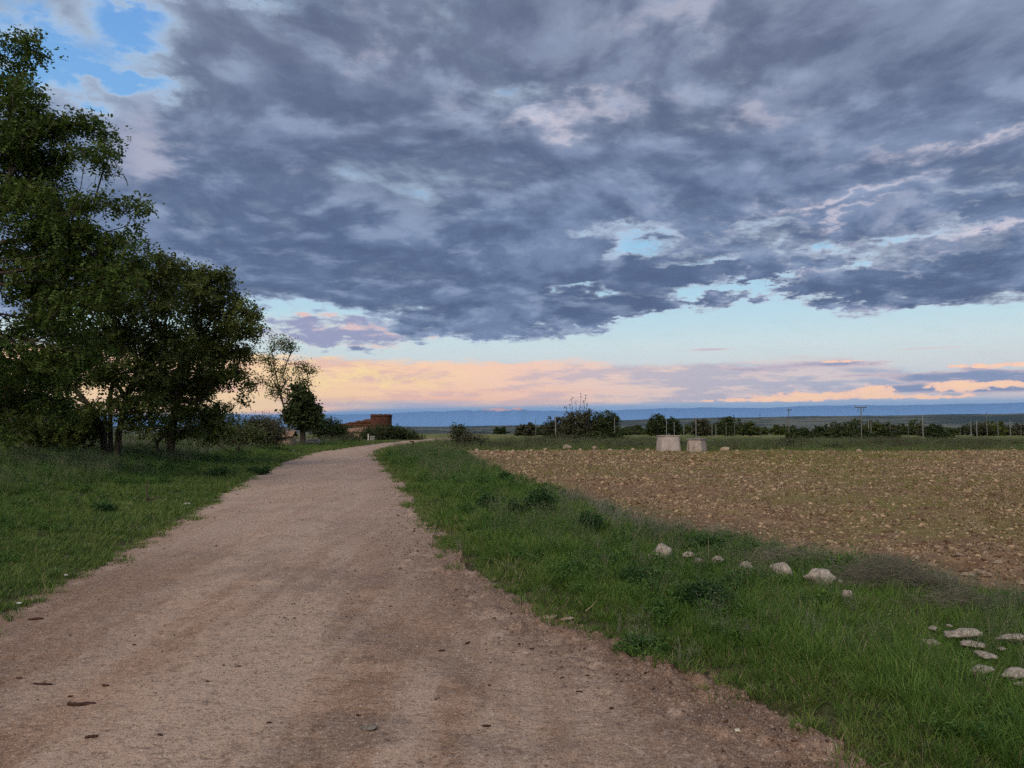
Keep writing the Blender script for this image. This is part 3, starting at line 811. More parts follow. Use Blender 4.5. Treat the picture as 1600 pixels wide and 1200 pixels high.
def tubes(N, par, rad, rmin=0.0):
    i = np.where((par >= 0) & (rad >= rmin))[0]; j = par[i]
    a, b_ = N[j], N[i]
    ra = np.minimum(rad[j], rad[i] * 1.7)[:, None]; rb = rad[i][:, None]
    d = b_ - a; d /= np.linalg.norm(d, axis=1, keepdims=True) + 1e-9
    ref = np.where(np.abs(d[:, 2:3]) > 0.8, np.array([[1., 0, 0]]), np.array([[0, 0, 1.]]))
    u = np.cross(d, ref); u /= np.linalg.norm(u, axis=1, keepdims=True); w = np.cross(d, u)
    k = 7; vs = []
    for e, rr_ in ((a, ra), (b_ + d * rb * 0.2, rb)):
        for s in range(k):
            t = 2 * math.pi * s / k
            vs.append(e + (u * math.cos(t) + w * math.sin(t)) * rr_)
    vs = np.stack(vs, 1); n = len(i)
    f = np.array([[s, (s + 1) % k, k + (s + 1) % k, k + s] for s in range(k)])
    return vs.reshape(-1, 3), (np.arange(n)[:, None, None] * 2 * k + f[None]).reshape(-1, 4)
def pinnate(P_, L0, seed, droop=(-.1, 1.0), pairs=4, lf=None):
    """compound leaves: a row of leaflet pairs on a drooping rib at every point"""
    r = np.random.default_rng(seed); n = len(P_)
    yaw = r.uniform(0, 6.283, n); pit = -r.uniform(*droop, n); roll = r.normal(0, .5, n); S = L0 * r.uniform(.7, 1.3, n)
    loc = []
    lf = lf or 0.30
    for k in range(pairs):
        x = 0.22 + 0.78 * k / (pairs - 1) * 0.9; z = -0.22 * x * x
        for s in (-1, 1):
            l, w = lf, lf * 0.26
            loc += [(x - .02, 0, z), (x + l * .28 + w, s * (l * .5 - w * .3), z - .02), (x + l * .30, s * l, z - .07), (x - w * .6, s * (l * .5 + w * .3), z - .02)]
    loc = np.array(loc)
    cy, sy, cp, sp1, cr, sr = np.cos(yaw), np.sin(yaw), np.cos(pit), np.sin(pit), np.cos(roll), np.sin(roll)
    X = np.stack([cp * cy, cp * sy, sp1], -1); Y0 = np.stack([-sy, cy, 0 * sy], -1); Z0 = np.cross(X, Y0)
    Yv = Y0 * cr[:, None] + Z0 * sr[:, None]; Zv = np.cross(X, Yv)
    W = P_[:, None] + S[:, None, None] * (loc[None, :, 0:1] * X[:, None] + loc[None, :, 1:2] * Yv[:, None] + loc[None, :, 2:3] * Zv[:, None])
    return W.reshape(-1, 3), np.arange(n * len(loc)).reshape(-1, 4)
def ellipsoids(lst, total, seed, shell=0.5):
    """lst of (centre, radii, weight): random points, more near the skin"""
    r = np.random.default_rng(seed)
    w = np.array([q[2] * (q[1][0] * q[1][2]) for q in lst]); w = w / w.sum()
    out = []
    for (c_, rd, _), wi in zip(lst, w):
        n = max(3, int(total * wi)); d = r.normal(size=(n, 3)); d /= np.linalg.norm(d, axis=1, keepdims=True)
        out.append(np.array(c_) + d * (r.random((n, 1)) ** shell) * np.array(rd))
    return np.concatenate(out)
def pxb(Y, lst):
    """bough volumes from where they stand against the sky at depth Y"""
    out = []
    for q in lst:
        px, py, rx, ry, dy = q[:5]; k = (Y + dy) / FPX
        c_ = at(px, py, Y + dy); out.append((tuple(c_), (rx * k, max(rx, ry) * k * .9, ry * k), q[5] if len(q) > 5 else 1.0))
    return out
def rebase(me, loc):
    me.transform(Matrix.Translation(-Vector(loc)))
    return me
def mixed(P_, L0, seed, droop, pairs):
    h = len(P_) * 2 // 5
    return merge([pinnate(P_[:h], L0, seed, droop, pairs), leafquads(np.repeat(P_[h:], 3, 0) + np.random.default_rng(seed).normal(0, L0 * .35, (3 * (len(P_) - h), 3)), L0 * .42, seed + 9, .7, .55)])
def tree(name, label, base, stems, boughs, n_attr, leaf_n, leaf_len, mat, seed, cat='tree', group=None, tip=0.007, spread=0.22,
         blossom=0, simple=False, shell=0.5, rmin=0.0, alpha=0.35, pairs=4, droop=(-.1, 1.1), hang=0.35, ex=0.47, wood=m_bark, start=None):
    r = np.random.default_rng(seed)
    A_ = ellipsoids(boughs, n_attr, seed, shell)
    N, par, cnt, tips = grow(stems, A_, alpha=alpha, seed=seed, start=start)
    rad = tip * cnt ** ex
    T = thing(name, label, cat, base, group)
    v, f = tubes(N, par, rad, rmin)
    link('trunk', rebase(mesh_np('trunk', v, f, True), base), wood, T)
    tp = N[tips]; pp_ = N[par[tips]]
    k = leaf_n // len(tips) + 1
    t = r.random((len(tips), k, 1)) ** 0.6
    P_ = pp_[:, None] * (1 - t) + tp[:, None] * t + r.normal(0, 1, (len(tips), k, 3)) * spread * np.array([1, 1, .55])
    P_[..., 2] -= hang * spread * r.random((len(tips), k))
    P_ = P_.reshape(-1, 3); P_ = P_[r.permutation(len(P_))]
    v, f = leafquads(P_, leaf_len, seed, .6, .6) if simple else mixed(P_, leaf_len, seed, droop, pairs)
    link('crown', rebase(mesh_np('crown', v, f), base), mat, T)
    if blossom:
        q = tp[r.choice(len(tips), blossom, replace=blossom > len(tips))] + r.normal(0, .12, (blossom, 3))
        k = 16; off = np.linspace(0, -.19, k)[None, :, None] * np.array([0, 0, 1]); q = (q[:, None] + off).reshape(-1, 3)
        q = q + r.normal(0, .022, q.shape)
        v, f = leafquads(q, .034, seed + 5, .8, .8)
        link('blossom', rebase(mesh_np('blossom', v, f), base), m_pale, T)
    return T

def b3(px, Y):
    x = (px - 800) * Y / FPX
    return (x, Y, hz(x, Y))
# tall locust tree, stem just outside the frame
bx = b3(-120, 19.0)
st = [[bx, (bx[0] + .1, 19, bx[2] + 1.5), (bx[0] + .5, 19.1, bx[2] + 3.2), (bx[0] + 1.2, 19.2, bx[2] + 5.0), (bx[0] + 1.9, 19.1, bx[2] + 7.2), (bx[0] + 2.1, 19.2, bx[2] + 9.3)],
      [None, (bx[0] + .9, 18.6, bx[2] + 3.4), (bx[0] + 1.75, 18.3, bx[2] + 4.4), (bx[0] + 1.95, 18.2, bx[2] + 6.0)]]
bl = [(15, 75, 42, 26, 0), (50, 62, 22, 14, .2), (68, 80, 14, 10, .2), (20, 130, 40, 30, .3), (-40, 150, 60, 60, 0), (-60, 250, 60, 70, 0), (20, 205, 50, 35, -.5), (70, 195, 46, 26, .3),
      (120, 190, 44, 20, 0), (160, 195, 24, 16, .3), (170, 225, 20, 22, .4), (140, 235, 36, 18, -.4), (60, 255, 60, 26, .5), (170, 262, 14, 10, 0), (-20, 300, 60, 40, 0),
      (40, 300, 50, 24, -.6), (90, 318, 50, 18, .5), (150, 312, 46, 16, 0), (205, 312, 32, 11, .3), (232, 320, 13, 13, .2), (205, 345, 12, 22, .2, .6), (60, 350, 60, 26, -.5), (120, 362, 50, 20, .6),
      (170, 372, 50, 15, .2), (215, 375, 30, 12, 0), (20, 395, 60, 26, .5), (90, 410, 60, 24, -.4), (150, 412, 50, 20, .6), (200, 408, 40, 18, .3), (-60, 420, 60, 60, 0),
      (60, 455, 45, 18, .3), (110, 480, 50, 28, -.6), (50, 520, 60, 30, .8), (0, 560, 70, 40, -.5), (80, 570, 60, 40, 0), (30, 620, 60, 40, .8), (-50, 620, 60, 60, 0), (90, 640, 40, 30, .6), (5, 670, 30, 20, 0), (130, 540, 40, 40, .5), (30, 165, 40, 50, -.3), (60, 230, 60, 44, .2), (40, 285, 70, 44, .6), (85, 345, 75, 40, -.2), (120, 390, 70, 36, .3), (60, 440, 70, 40, 0), (170, 440, 50, 30, -.3)]
tree('locust_tree', 'tallest tree, reaching the top of the picture over the left bank', bx, st, pxb(19.2, bl), 1650, 16000, .27, m_leafA, 101,
     blossom=90, spread=.13, shell=.38, tip=.0052, start=2)
# middle tree on three stems
bx = b3(176, 27.0)
st = [[bx, (bx[0] - .05, 27, bx[2] + 1.0), (bx[0] - .1, 27, bx[2] + 2.2), (bx[0] + .1, 27.1, bx[2] + 3.6)],
      [(bx[0] + .27, 26.9, bx[2] - .05), (bx[0] + .30, 26.9, bx[2] + .9), (bx[0] + .5, 26.9, bx[2] + 2.1), (bx[0] + .9, 27, bx[2] + 3.3)],
      [(bx[0] - .26, 27.1, bx[2] - .05), (bx[0] - .36, 27.1, bx[2] + .9), (bx[0] - .9, 27.1, bx[2] + 1.9), (bx[0] - 1.7, 27, bx[2] + 2.8)]]
bl = [(200, 425, 60, 30, .5), (255, 418, 40, 28, 0), (130, 450, 60, 30, 0), (190, 470, 60, 30, -.6), (250, 465, 50, 30, .5), (80, 500, 60, 34, .4), (150, 520, 60, 34, -.6), (215, 525, 55, 34, .4),
      (265, 520, 36, 30, .6), (50, 570, 50, 34, 0), (110, 575, 56, 34, .6), (185, 575, 50, 30, -.8), (240, 575, 46, 34, .5), (60, 640, 46, 28, .4), (115, 640, 46, 26, -.5), (175, 630, 40, 16, -.8),
      (225, 632, 36, 22, -.5), (90, 675, 30, 14, 0), (140, 665, 26, 12, .4), (240, 655, 22, 12, 0), (10, 600, 40, 50, .5), (110, 682, 34, 10, -.8, 1.4), (130, 655, 40, 20, -.8, 1.2), (215, 668, 20, 8, -.8, 1.), (50, 668, 50, 22, -1), (210, 655, 24, 8, -.8, 1.2)]
tree('locust_tree', 'broad tree standing on three close stems on the left bank', bx, st, pxb(27, bl), 1000, 10000, .34, m_leafB, 102,
     blossom=50, spread=.15, tip=.0066, start=3, shell=.4)
# tree behind it with leaning side stems
bx = b3(268, 31.0)
st = [[bx, (bx[0] + .05, 31, bx[2] + 1.0), (bx[0] + .2, 31, bx[2] + 2.4), (bx[0] + .3, 31.1, bx[2] + 3.8)],
      [(bx[0] - .5, 31.0, bx[2] - .05), (bx[0] - .55, 31.0, bx[2] + .6), (bx[0] - .9, 31, bx[2] + 1.3), (bx[0] - 1.7, 31, bx[2] + 2.1)],
      [(bx[0] - .62, 30.9, bx[2] - .05), (bx[0] - 1.1, 30.9, bx[2] + .45), (bx[0] - 1.7, 30.8, bx[2] + 1.0)],
      [None, (bx[0] + .9, 31, bx[2] + 2.2), (bx[0] + 1.8, 31, bx[2] + 3.0), (bx[0] + 2.6, 31, bx[2] + 3.4)]]
bl = [(325, 428, 28, 14, 0), (350, 432, 20, 14, .5), (290, 425, 32, 22, .3), (300, 460, 46, 26, -.5), (350, 462, 36, 22, .5), (375, 482, 26, 14, 0), (398, 492, 16, 9, .2), (320, 500, 50, 26, .5),
      (370, 510, 34, 16, -.5), (396, 517, 15, 7, 0), (290, 540, 50, 28, -.3), (345, 540, 42, 22, .5), (380, 545, 22, 13, 0), (330, 575, 40, 18, -.5), (372, 575, 20, 12, .3), (388, 598, 12, 12, 0), (380, 618, 9, 10, 0),
      (280, 590, 46, 26, .5), (320, 605, 30, 12, .2), (340, 590, 30, 10, .2), (245, 610, 36, 26, 0), (275, 640, 34, 16, -.4), (310, 645, 30, 12, .4), (255, 672, 24, 10, 0), (300, 672, 24, 8, .2), (335, 665, 26, 12, -.5), (345, 640, 14, 10, 0), (330, 680, 22, 7, -.8, 1.2)]
tree('locust_tree', 'spreading tree with leaning side stems nearest the grey grass clearing', bx, st, pxb(31, bl), 760, 7200, .36, m_leafB, 103,
     blossom=30, spread=.16, tip=.0075, start=3, shell=.38)
# slender, almost bare tree farther along
bx = b3(456, 62.0)
st = [[bx, (bx[0] - .3, 62, 2.2), (bx[0] - 1.0, 62, 4.4), (bx[0] - 1.5, 62, 6.6), (bx[0] - 1.9, 62, 8.4)], [None, (bx[0] + .1, 62, 3.3), (bx[0] + 1.3, 62, 5.2)]]
bl = [(432, 535, 30, 16, 0), (455, 540, 16, 14, 0), (415, 560, 20, 16, 0), (470, 575, 22, 16, 0), (488, 578, 12, 9, 0), (440, 580, 26, 22, 0), (425, 610, 22, 14, 0), (475, 600, 16, 12, 0), (445, 615, 22, 10, 0), (408, 590, 9, 10, 0), (460, 630, 12, 10, 0)]
tree('slender_tree', 'thin see-through tree against the orange sky', bx, st, pxb(62, bl), 300, 5200, .15, m_leafB, 104, tip=.010, spread=.27, shell=.5, ex=.38, simple=True, hang=0, start=2)
bx = b3(474, 60.0)
st = [[bx, (bx[0], 60, 1.2), (bx[0] - .1, 60, 2.6)]]
tree('dense_tree', 'round dense green tree at the foot of the thin one', bx, st, pxb(60, [(472, 640, 26, 22, 0), (490, 645, 14, 18, 0), (466, 610, 11, 14, 0), (455, 650, 16, 16, 0), (478, 625, 12, 16, 0), (480, 660, 26, 12, 0)]),
     500, 6000, .30, m_leafC, 105, tip=.012, spread=.25, simple=True)

# ---------------------------------------------------------------- shrubs
def shrub(name, label, base, boughs, n_attr, leaf_n, leaf, mat, seed, group=None, cat='shrub', pinn=False, reeds=0, spread=.16, pr=.3):
    r = np.random.default_rng(seed)
    A_ = ellipsoids(boughs, n_attr, seed, .45)
    A_[:, 2] = np.maximum(A_[:, 2], base[2] + .08)
    stm = [[(base[0], base[1], base[2] - .1), (base[0], base[1], base[2] + .12)]]
    N, par, cnt, tips = grow(stm, A_, alpha=.1, seed=seed)
    T = thing(name, label, cat, base, group)
    v, f = tubes(N, par, .005 * cnt ** .42 * (1 + base[1] / 80))
    link('stem', rebase(mesh_np('stem', v, f, True), base), m_bark, T)
    k = leaf_n // len(tips) + 1
    P_ = (N[tips][:, None] + r.normal(0, spread, (len(tips), k, 3))).reshape(-1, 3)
    P_[:, 2] = np.maximum(P_[:, 2], height(P_[:, 0], P_[:, 1]) + .02)
    v, f = pinnate(P_, leaf, seed) if pinn else leafquads(P_, leaf, seed, .6, .6)
    link('leaves', rebase(mesh_np('leaves', v, f), base), mat, T)
    if reeds:
        q = N[tips][r.integers(0, len(tips), reeds)]
        tv = leafquads(np.concatenate([q + np.array([0, 0, pr * i]) for i in (.3, .8, 1.3)]), pr, seed, .1, .06)
        V2 = q[:, None] + np.array([[-.008, 0, 0], [.008, 0, 0], [.012, 0, pr * 2], [.004, 0, pr * 2]])[None] + r.normal(0, .04, (reeds, 1, 3)) * np.array([[[0, 0, 0], [0, 0, 0], [1, 1, 1], [1, 1, 1]]]).reshape(1, 4, 3)
        link('reeds', rebase(mesh_np('reeds', *merge([(V2.reshape(-1, 3), np.arange(reeds * 4).reshape(reeds, 4)), (tv[0] * 1.0, tv[1])])), base), m_leafD, T)
    return T
def bank_shrub(label, px, Y, lst, leaf_n, leaf, mat, seed, **k):
    return shrub('shrub', label, b3(px, Y), pxb(Y, lst), max(40, leaf_n // 14), leaf_n, leaf, mat, seed, **k)
GL = 'shrubs and bushes along the left of the track'
bank_shrub('dark shrub closing the view behind the three close stems', 60, 38, [(40, 670, 60, 26, 0), (110, 672, 50, 22, 0), (0, 650, 50, 40, 0), (160, 670, 40, 20, 0)], 7000, .11, m_leafC, 201, group=GL, spread=.22)
bank_shrub('dark rounded shrub behind the spreading tree', 330, 44, [(325, 655, 44, 26, 0), (355, 665, 30, 20, 0), (300, 670, 30, 20, 0)], 5500, .12, m_leafC, 202, group=GL, spread=.2)
bank_shrub('brighter green shrub with long pale shoots at the clearing edge', 372, 38, [(385, 678, 26, 16, 0), (355, 682, 26, 14, 0), (405, 682, 14, 14, 0)], 2600, .11, m_leafP, 203, group=GL, spread=.12)
bank_shrub('dull twiggy shrub with reeds rising from it', 415, 46, [(412, 672, 26, 18, 0), (430, 680, 22, 16, 0), (395, 668, 20, 14, 0)], 5200, .11, m_leafD, 204, group=GL, spread=.2, reeds=90)
bank_shrub('low shrub at the foot of the thin tree', 420, 58, [(424, 668, 18, 14, 0), (405, 665, 20, 12, 0)], 2600, .14, m_leafD, 205, group=GL, reeds=30, pr=.4)
bank_shrub('dark bush right of the round dense tree', 515, 72, [(512, 664, 20, 11, 0), (495, 668, 22, 14, 0), (530, 672, 16, 10, 0)], 3200, .2, m_leafC, 206, group=GL)
bank_shrub('olive bush hiding the foot of the brick wall', 545, 84, [(536, 683, 22, 7, 0), (516, 679, 22, 10, 0), (528, 668, 8, 6, 0, .5)], 3200, .2, m_leafD, 207, group=GL)
bank_shrub('dark scrub in front of the long ruined wall', 556, 100, [(555, 674, 16, 8, 0), (572, 672, 8, 7, 0), (538, 672, 12, 7, 0)], 2200, .2, m_leafC, 213, group=GL)
bank_shrub('grey low bush beside the pale concrete block', 548, 78, [(540, 688, 16, 6, 0), (556, 689, 12, 5, 0)], 1500, .17, m_leafD, 208, group=GL)
bank_shrub('dark bush in front of the round tower', 600, 92, [(596, 677, 26, 13, 0), (572, 680, 18, 10, 0), (616, 676, 18, 12, 0)], 4600, .2, m_leafC, 209, group=GL)
bank_shrub('dark bush tapering down to the bend of the track', 636, 94, [(634, 679, 17, 11, 0), (650, 683, 11, 7, 0), (620, 680, 16, 11, 0)], 3400, .2, m_leafC, 210, group=GL)
bank_shrub('brown twiggy bush alone beyond the far corner of the field', 735, 60, [(730, 684, 24, 13, 0), (712, 678, 12, 10, 0), (748, 690, 16, 8, 0)], 2600, .13, m_leafD, 211, spread=.2)
bank_shrub('small green tree top rising out of the brown bush', 714, 66, [(714, 672, 10, 8, 0), (722, 670, 7, 6, 0)], 700, .16, m_leafC, 212, spread=.12)

# right hand belt of trees and bushes
GT = 'trees scattered beyond the field'
def far_tree(label, px, top, hw, Y, seed, mat=m_leafC, shape='round', n=1500, group=GT, name='field_tree'):
    b_ = b3(px, Y); zt = CAMZ + (HOR - top) * Y / FPX; H = zt - b_[2]; w = hw * Y / FPX
    if shape == 'round': bo = [((b_[0], Y, b_[2] + H * .58), (w, w, H * .42), 1), ((b_[0] - w * .4, Y, b_[2] + H * .5), (w * .6, w * .6, H * .3), 1), ((b_[0] + w * .45, Y, b_[2] + H * .7), (w * .5, w * .5, H * .26), 1)]
    else: bo = [((b_[0] + w * (random.random() * 1.6 - .8), Y, b_[2] + H * random.uniform(.3, .5)), (w * .5, w * .5, H * .45), 1) for _ in range(4)]
    w *= 1.15
    bo += [((b_[0] + w * u_, Y - .3, b_[2] + H * .26), (w * .62, w * .6, H * .26), 1.2) for u_ in (-.5, .1, .55)]
    st = [[(b_[0], Y, b_[2] - .1), (b_[0], Y, b_[2] + H * .15), (b_[0], Y, b_[2] + H * .32)]]
    n = int(n * 2.3)
    T = tree(name, label, b_, st, bo, max(60, n // 16), n, .40 * (Y / 170) ** .7, mat, seed, group=group, simple=True, tip=.02, spread=.32 * H / 6, hang=.2)
    return T
far_tree('broad bush-like tree at the left end of the belt beyond the field', 872, 647, 22, 140, 301, m_leafD)
far_tree('largest grey green tree of the belt, thin bare shoots above it', 905, 637, 28, 118, 302, m_leafD, n=2600)
far_tree('darkest rounded tree, right of the one with bare shoots', 944, 640, 25, 118, 303, m_leafC, n=2600)
far_tree('small tree with a flat top, leftmost of the belt', 822, 659, 17, 140, 304, m_leafD)
far_tree('tall narrow dark tree just above the smooth concrete block', 1025, 644, 15, 150, 305)
far_tree('dark tree leaning on the narrow one above the concrete blocks', 1048, 650, 16, 150, 306)
far_tree('lone small tree above the stained concrete block', 1094, 652, 14, 155, 307, m_leafD)
far_tree('round headed dark tree right of the stained concrete block', 1133, 649, 16, 155, 308)
lf = [(842, 664, 14, 175), (985, 664, 18, 180), (1004, 660, 12, 185), (1070, 660, 14, 185), (1112, 662, 12, 190), (1165, 659, 15, 180), (1190, 664, 14, 190), (1213, 660, 13, 180), (1240, 664, 14, 190), (1268, 663, 16, 190),
      (1300, 660, 15, 200), (1347, 655, 24, 190), (1405, 659, 20, 190), (1440, 662, 16, 200), (1510, 659, 16, 190), (1540, 657, 18, 190), (1563, 660, 14, 190), (1597, 655, 14, 170), (1625, 658, 20, 180), (1490, 664, 14, 210), (782, 665, 12, 200), (1380, 664, 14, 210)]
rt = random.Random(3)
lf += [(rt.uniform(960, 1640), rt.uniform(652, 666), rt.uniform(9, 26), rt.uniform(150, 215)) for _ in range(34)] + [(rt.uniform(790, 960), rt.uniform(664, 670), rt.uniform(10, 18), rt.uniform(160, 210)) for _ in range(8)]
for i, (px, top, hw, Y) in enumerate(lf):
    far_tree('low distant tree in the ragged line between the field and the hills', px, top, hw, Y, 320 + i, (m_leafC, m_leafD, m_leafC, m_leafB)[i % 4], 'wide' if i % 5 else 'round', 800)
GB = 'bushes of the low hedge beyond the field'
for i, (px, top, hw, Y) in enumerate([(1262, 667, 18, 104), (1290, 663, 18, 106), (1318, 661, 18, 104), (1345, 664, 17, 106), (1374, 664, 18, 104), (1240, 674, 12, 100), (1395, 672, 8, 106)]):
    far_tree('dark bush in the low hedge under the crossarm pole', px, top, hw, Y, 350 + i, m_leafC, 'wide', 1300, GB, 'hedge_bush')
far_tree('dark bush with a pointed top near the right end', 1464, 657, 17, 100, 360, m_leafC, 'wide', 1700, GB, 'hedge_bush')
for i, (px, top, hw, Y, mt) in enumerate([(925, 672, 22, 100, m_leafC), (895, 674, 24, 98, m_leafD), (955, 672, 20, 102, m_leafC), (860, 676, 18, 104, m_leafD), (1060, 689, 24, 66, m_leafD), (965, 690, 22, 68, m_leafD), (1205, 689, 20, 62, m_leafC), (1265, 690, 26, 74, m_leafD), (1385, 688, 20, 62, m_leafD), (1450, 690, 24, 70, m_leafD), (1520, 687, 20, 62, m_leafD), (1600, 690, 26, 66, m_leafC), (1300, 692, 16, 58, m_leafC), (770, 690, 18, 62, m_leafD), (1010, 690, 20, 58, m_leafD), (1238, 684, 12, 60, m_leafD),
    (1228, 684, 10, 78, m_leafD), (1415, 690, 12, 70, m_leafD), (800, 690, 20, 75, m_leafD), (845, 689, 20, 80, m_leafC), (935, 686, 30, 84, m_leafD), (985, 688, 20, 80, m_leafD), (1180, 690, 24, 72, m_leafD), (1485, 689, 18, 64, m_leafC), (1330, 690, 26, 70, m_leafD), (1560, 689, 22, 68, m_leafD), (1140, 689, 16, 76, m_leafC), (890, 690, 20, 74, m_leafC)]):
    far_tree('ragged low scrub in the rough strip behind the field', px, top, hw, Y, 370 + i, mt, 'wide', 900, 'scrub in the rough strip behind the field', 'scrub_bush')

# bare shoots above the largest tree of the belt
sh = thing('bare_sapling', 'bare thin shoots standing above the tree belt', 'sapling', b3(900, 128))
r_ = np.random.default_rng(8); prt = []
for px, top in ((890, 632), (893, 624), (900, 628), (908, 619), (912, 626), (915, 621), (884, 635), (918, 633)):
    z0, z1 = CAMZ + (HOR - 660) * 128 / FPX, CAMZ + (HOR - top) * 128 / FPX
    x = (px - 800) * 128 / FPX; x0 = (901 - 800) * 128 / FPX
    prt.append(np.array([[x0, 128, 0.0], [x0 * .4 + x * .6, 128, z0], [x, 128.1, z1]]))
N = np.concatenate(prt); par = np.array([-1, 0, 1] * 8) + np.repeat(np.arange(8) * 3, 3); par[::3] = -1
v, f = tubes(N, par, np.full(24, .03))
link('stem', rebase(mesh_np('stem', v, f), sh.location), m_bark, sh)
q = np.concatenate([p_[2] + r_.normal(0, .16, (7, 3)) for p_ in prt] + [p_[2] * .6 + p_[1] * .4 + r_.normal(0, .2, (3, 3)) for p_ in prt])
v, f = leafquads(q, .3, 4, .6, .6)
link('leaves', rebase(mesh_np('leaves', v, f), sh.location), m_leafD, sh)

# leafy weeds standing out of the verge
m_weedD = leaf_material('dark_weed_leaves', (.018, .055, .015), (.050, .115, .028), 0.2, 3.0)
def weed(label, px, base_row, wpx, hpx, seed, leaf=.035, mat=m_weedD, n=70, per=26):
    q = gp(px, base_row, .12); z = hz(q.x, q.y); k = q.y / FPX
    T = thing('leafy_weed', label, 'weed', (q.x, q.y, z - .02), 'leafy weeds standing in the verges')
    v, f = weed_geo(n, wpx * k * .5, hpx * k, leaf, seed, per)
    link('foliage', mesh_np('foliage', v, f), mat, T)
    return T
weed('largest dark weed bush halfway along the right verge', 842, 806, 54, 46, 401, .045, n=110, per=34)
weed('smaller dark weed touching the left of the largest weed bush', 803, 808, 34, 30, 402, .045)
weed('dark weed bush right of the largest one, by the field edge', 922, 832, 62, 36, 403, .04, n=100)
weed('faint dark weed clump farther back on the right verge', 762, 796, 34, 26, 404, .045)
weed('spreading leafy weed among the stones of the verge', 1098, 948, 96, 44, 405, .032, n=130, per=30)
weed('leafy weed low down left of the spreading one', 1000, 912, 80, 34, 406, .03, n=100)
weed('bushy weed by the bare track edge', 1005, 994, 96, 30, 407, .026, mat=m_weed, n=110, per=22)
weed('green weed behind the two nearest dry stalks', 1105, 870, 62, 34, 408, .032, n=90)
weed('weed clump where the verge meets the field corner', 790, 756, 28, 18, 409, .05)
weed('low weed on the left bank below the fallen twigs', 345, 742, 50, 16, 410, .06)
weed('low weed on the left bank beside the track, farther one', 405, 736, 40, 14, 411, .06)
weed('tuft of dark leaves in the middle of the left bank', 165, 800, 34, 20, 412, .04)

# dry thorny tangles by the field edge
def tangle(label, px, row, wpx, hpx, seed, n=420, mat=m_greydry):
    q = gp(px, row, .1); k = q.y / FPX; r = np.random.default_rng(seed); a = wpx * k * .5; h = hpx * k
    T = thing('dry_brush', label, 'brush', (q.x, q.y, hz(q.x, q.y)), 'dry brush along the field edge')
    p0 = np.stack([r.uniform(-a, a, n), r.uniform(-.35, .35, n) * min(a, 1), r.random(n) ** 1.4 * h * .7], -1)
    p0[:, 2] *= np.clip(1.15 - np.abs(p0[:, 0]) / a, 0.1, 1)
    d = r.normal(size=(n, 3)) * np.array([1, .7, .45]); d /= np.linalg.norm(d, axis=1, keepdims=True); d *= r.uniform(.05, .2, (n, 1))
    bend = r.normal(0, .03, (n, 3)); w = np.array([0, 0, 1.]) * .0014
    vs = []
    for t in (0, .33, .66, 1):
        c_ = p0 + d * t + bend * math.sin(math.pi * t); c_[:, 2] = np.maximum(c_[:, 2], -.01); vs += [c_ - w, c_ + w]
    vs = np.stack(vs, 1).reshape(-1, 3); b_ = np.arange(n)[:, None] * 8
    f = np.concatenate([b_ + np.array([[2 * i, 2 * i + 1, 2 * i + 3, 2 * i + 2]]) for i in range(3)])
    link('stems', mesh_np('stems', vs, f), mat, T)
    return T
tangle('largest grey thorny tangle by the field edge, behind the biggest stone', 1385, 922, 200, 76, 421, 3200)
tangle('grey brush tapering away toward the right end of the verge', 1500, 950, 170, 44, 422, 1500)
tangle('grey brush behind the row of stones', 1230, 890, 180, 44, 423, 1500)
tangle('brown dry brush right of the dark weed bushes', 1010, 836, 150, 26, 424, 700)
tangle('dry brush at the middle of the field edge', 1130, 862, 110, 22, 425, 500)
tangle('upright dry twigs sticking up inside the field margin', 1020, 790, 60, 40, 426, 150)

# ---------------------------------------------------------------- built things
def boxgeo(cx, cy, cz, sx, sy, sz):
    v = np.array([[x, y, z] for z in (-.5, .5) for x, y in ((-.5, -.5), (.5, -.5), (.5, .5), (-.5, .5))]) * [sx, sy, sz] + [cx, cy, cz]
    return v, np.array([[3, 2, 1, 0], [4, 5, 6, 7], [0, 1, 5, 4], [1, 2, 6, 5], [2, 3, 7, 6], [3, 0, 4, 7]])
def bevelled(name, geo, mat, parent=None, w=.01, loc=None):
    me = mesh_np(name, *geo); o = link(name, me, mat, parent, loc)
    bm = bmesh.new(); bm.from_mesh(me)
    bmesh.ops.bevel(bm, geom=bm.edges[:], offset=w, segments=2, affect='EDGES', profile=.6)
    bm.to_mesh(me); bm.free()
    return o
def frustum(w0, w1, h, z0=0.0, n=6, seed=0):
    """tapered square block with many courses so that its edges can be worn"""
    V_, F_ = [], []
    ring = []
    r = random.Random(seed); m = 6
    for k in range(n + 1):
        t = k / n; w = (w0 + (w1 - w0) * t) / 2
        pts = []
        for s in range(4):
            a, b_ = [(-1, -1), (1, -1), (1, 1), (-1, 1)][s], [(1, -1), (1, 1), (-1, 1), (-1, -1)][s]
            for i in range(m):
                u = i / m; x, y = a[0] + (b_[0] - a[0]) * u, a[1] + (b_[1] - a[1]) * u
                if i == 0: x, y = x * .97, y * .97
                q = 1 + r.uniform(-.006, .006)
                pts.append((x * w * q, y * w * q, z0 + h * t))
        V_ += pts
    c = 4 * m
    for k in range(n):
        for i in range(c):
            F_.append([k * c + i, k * c + (i + 1) % c, (k + 1) * c + (i + 1) % c, (k + 1) * c + i])
    return np.array(V_), np.array(F_)
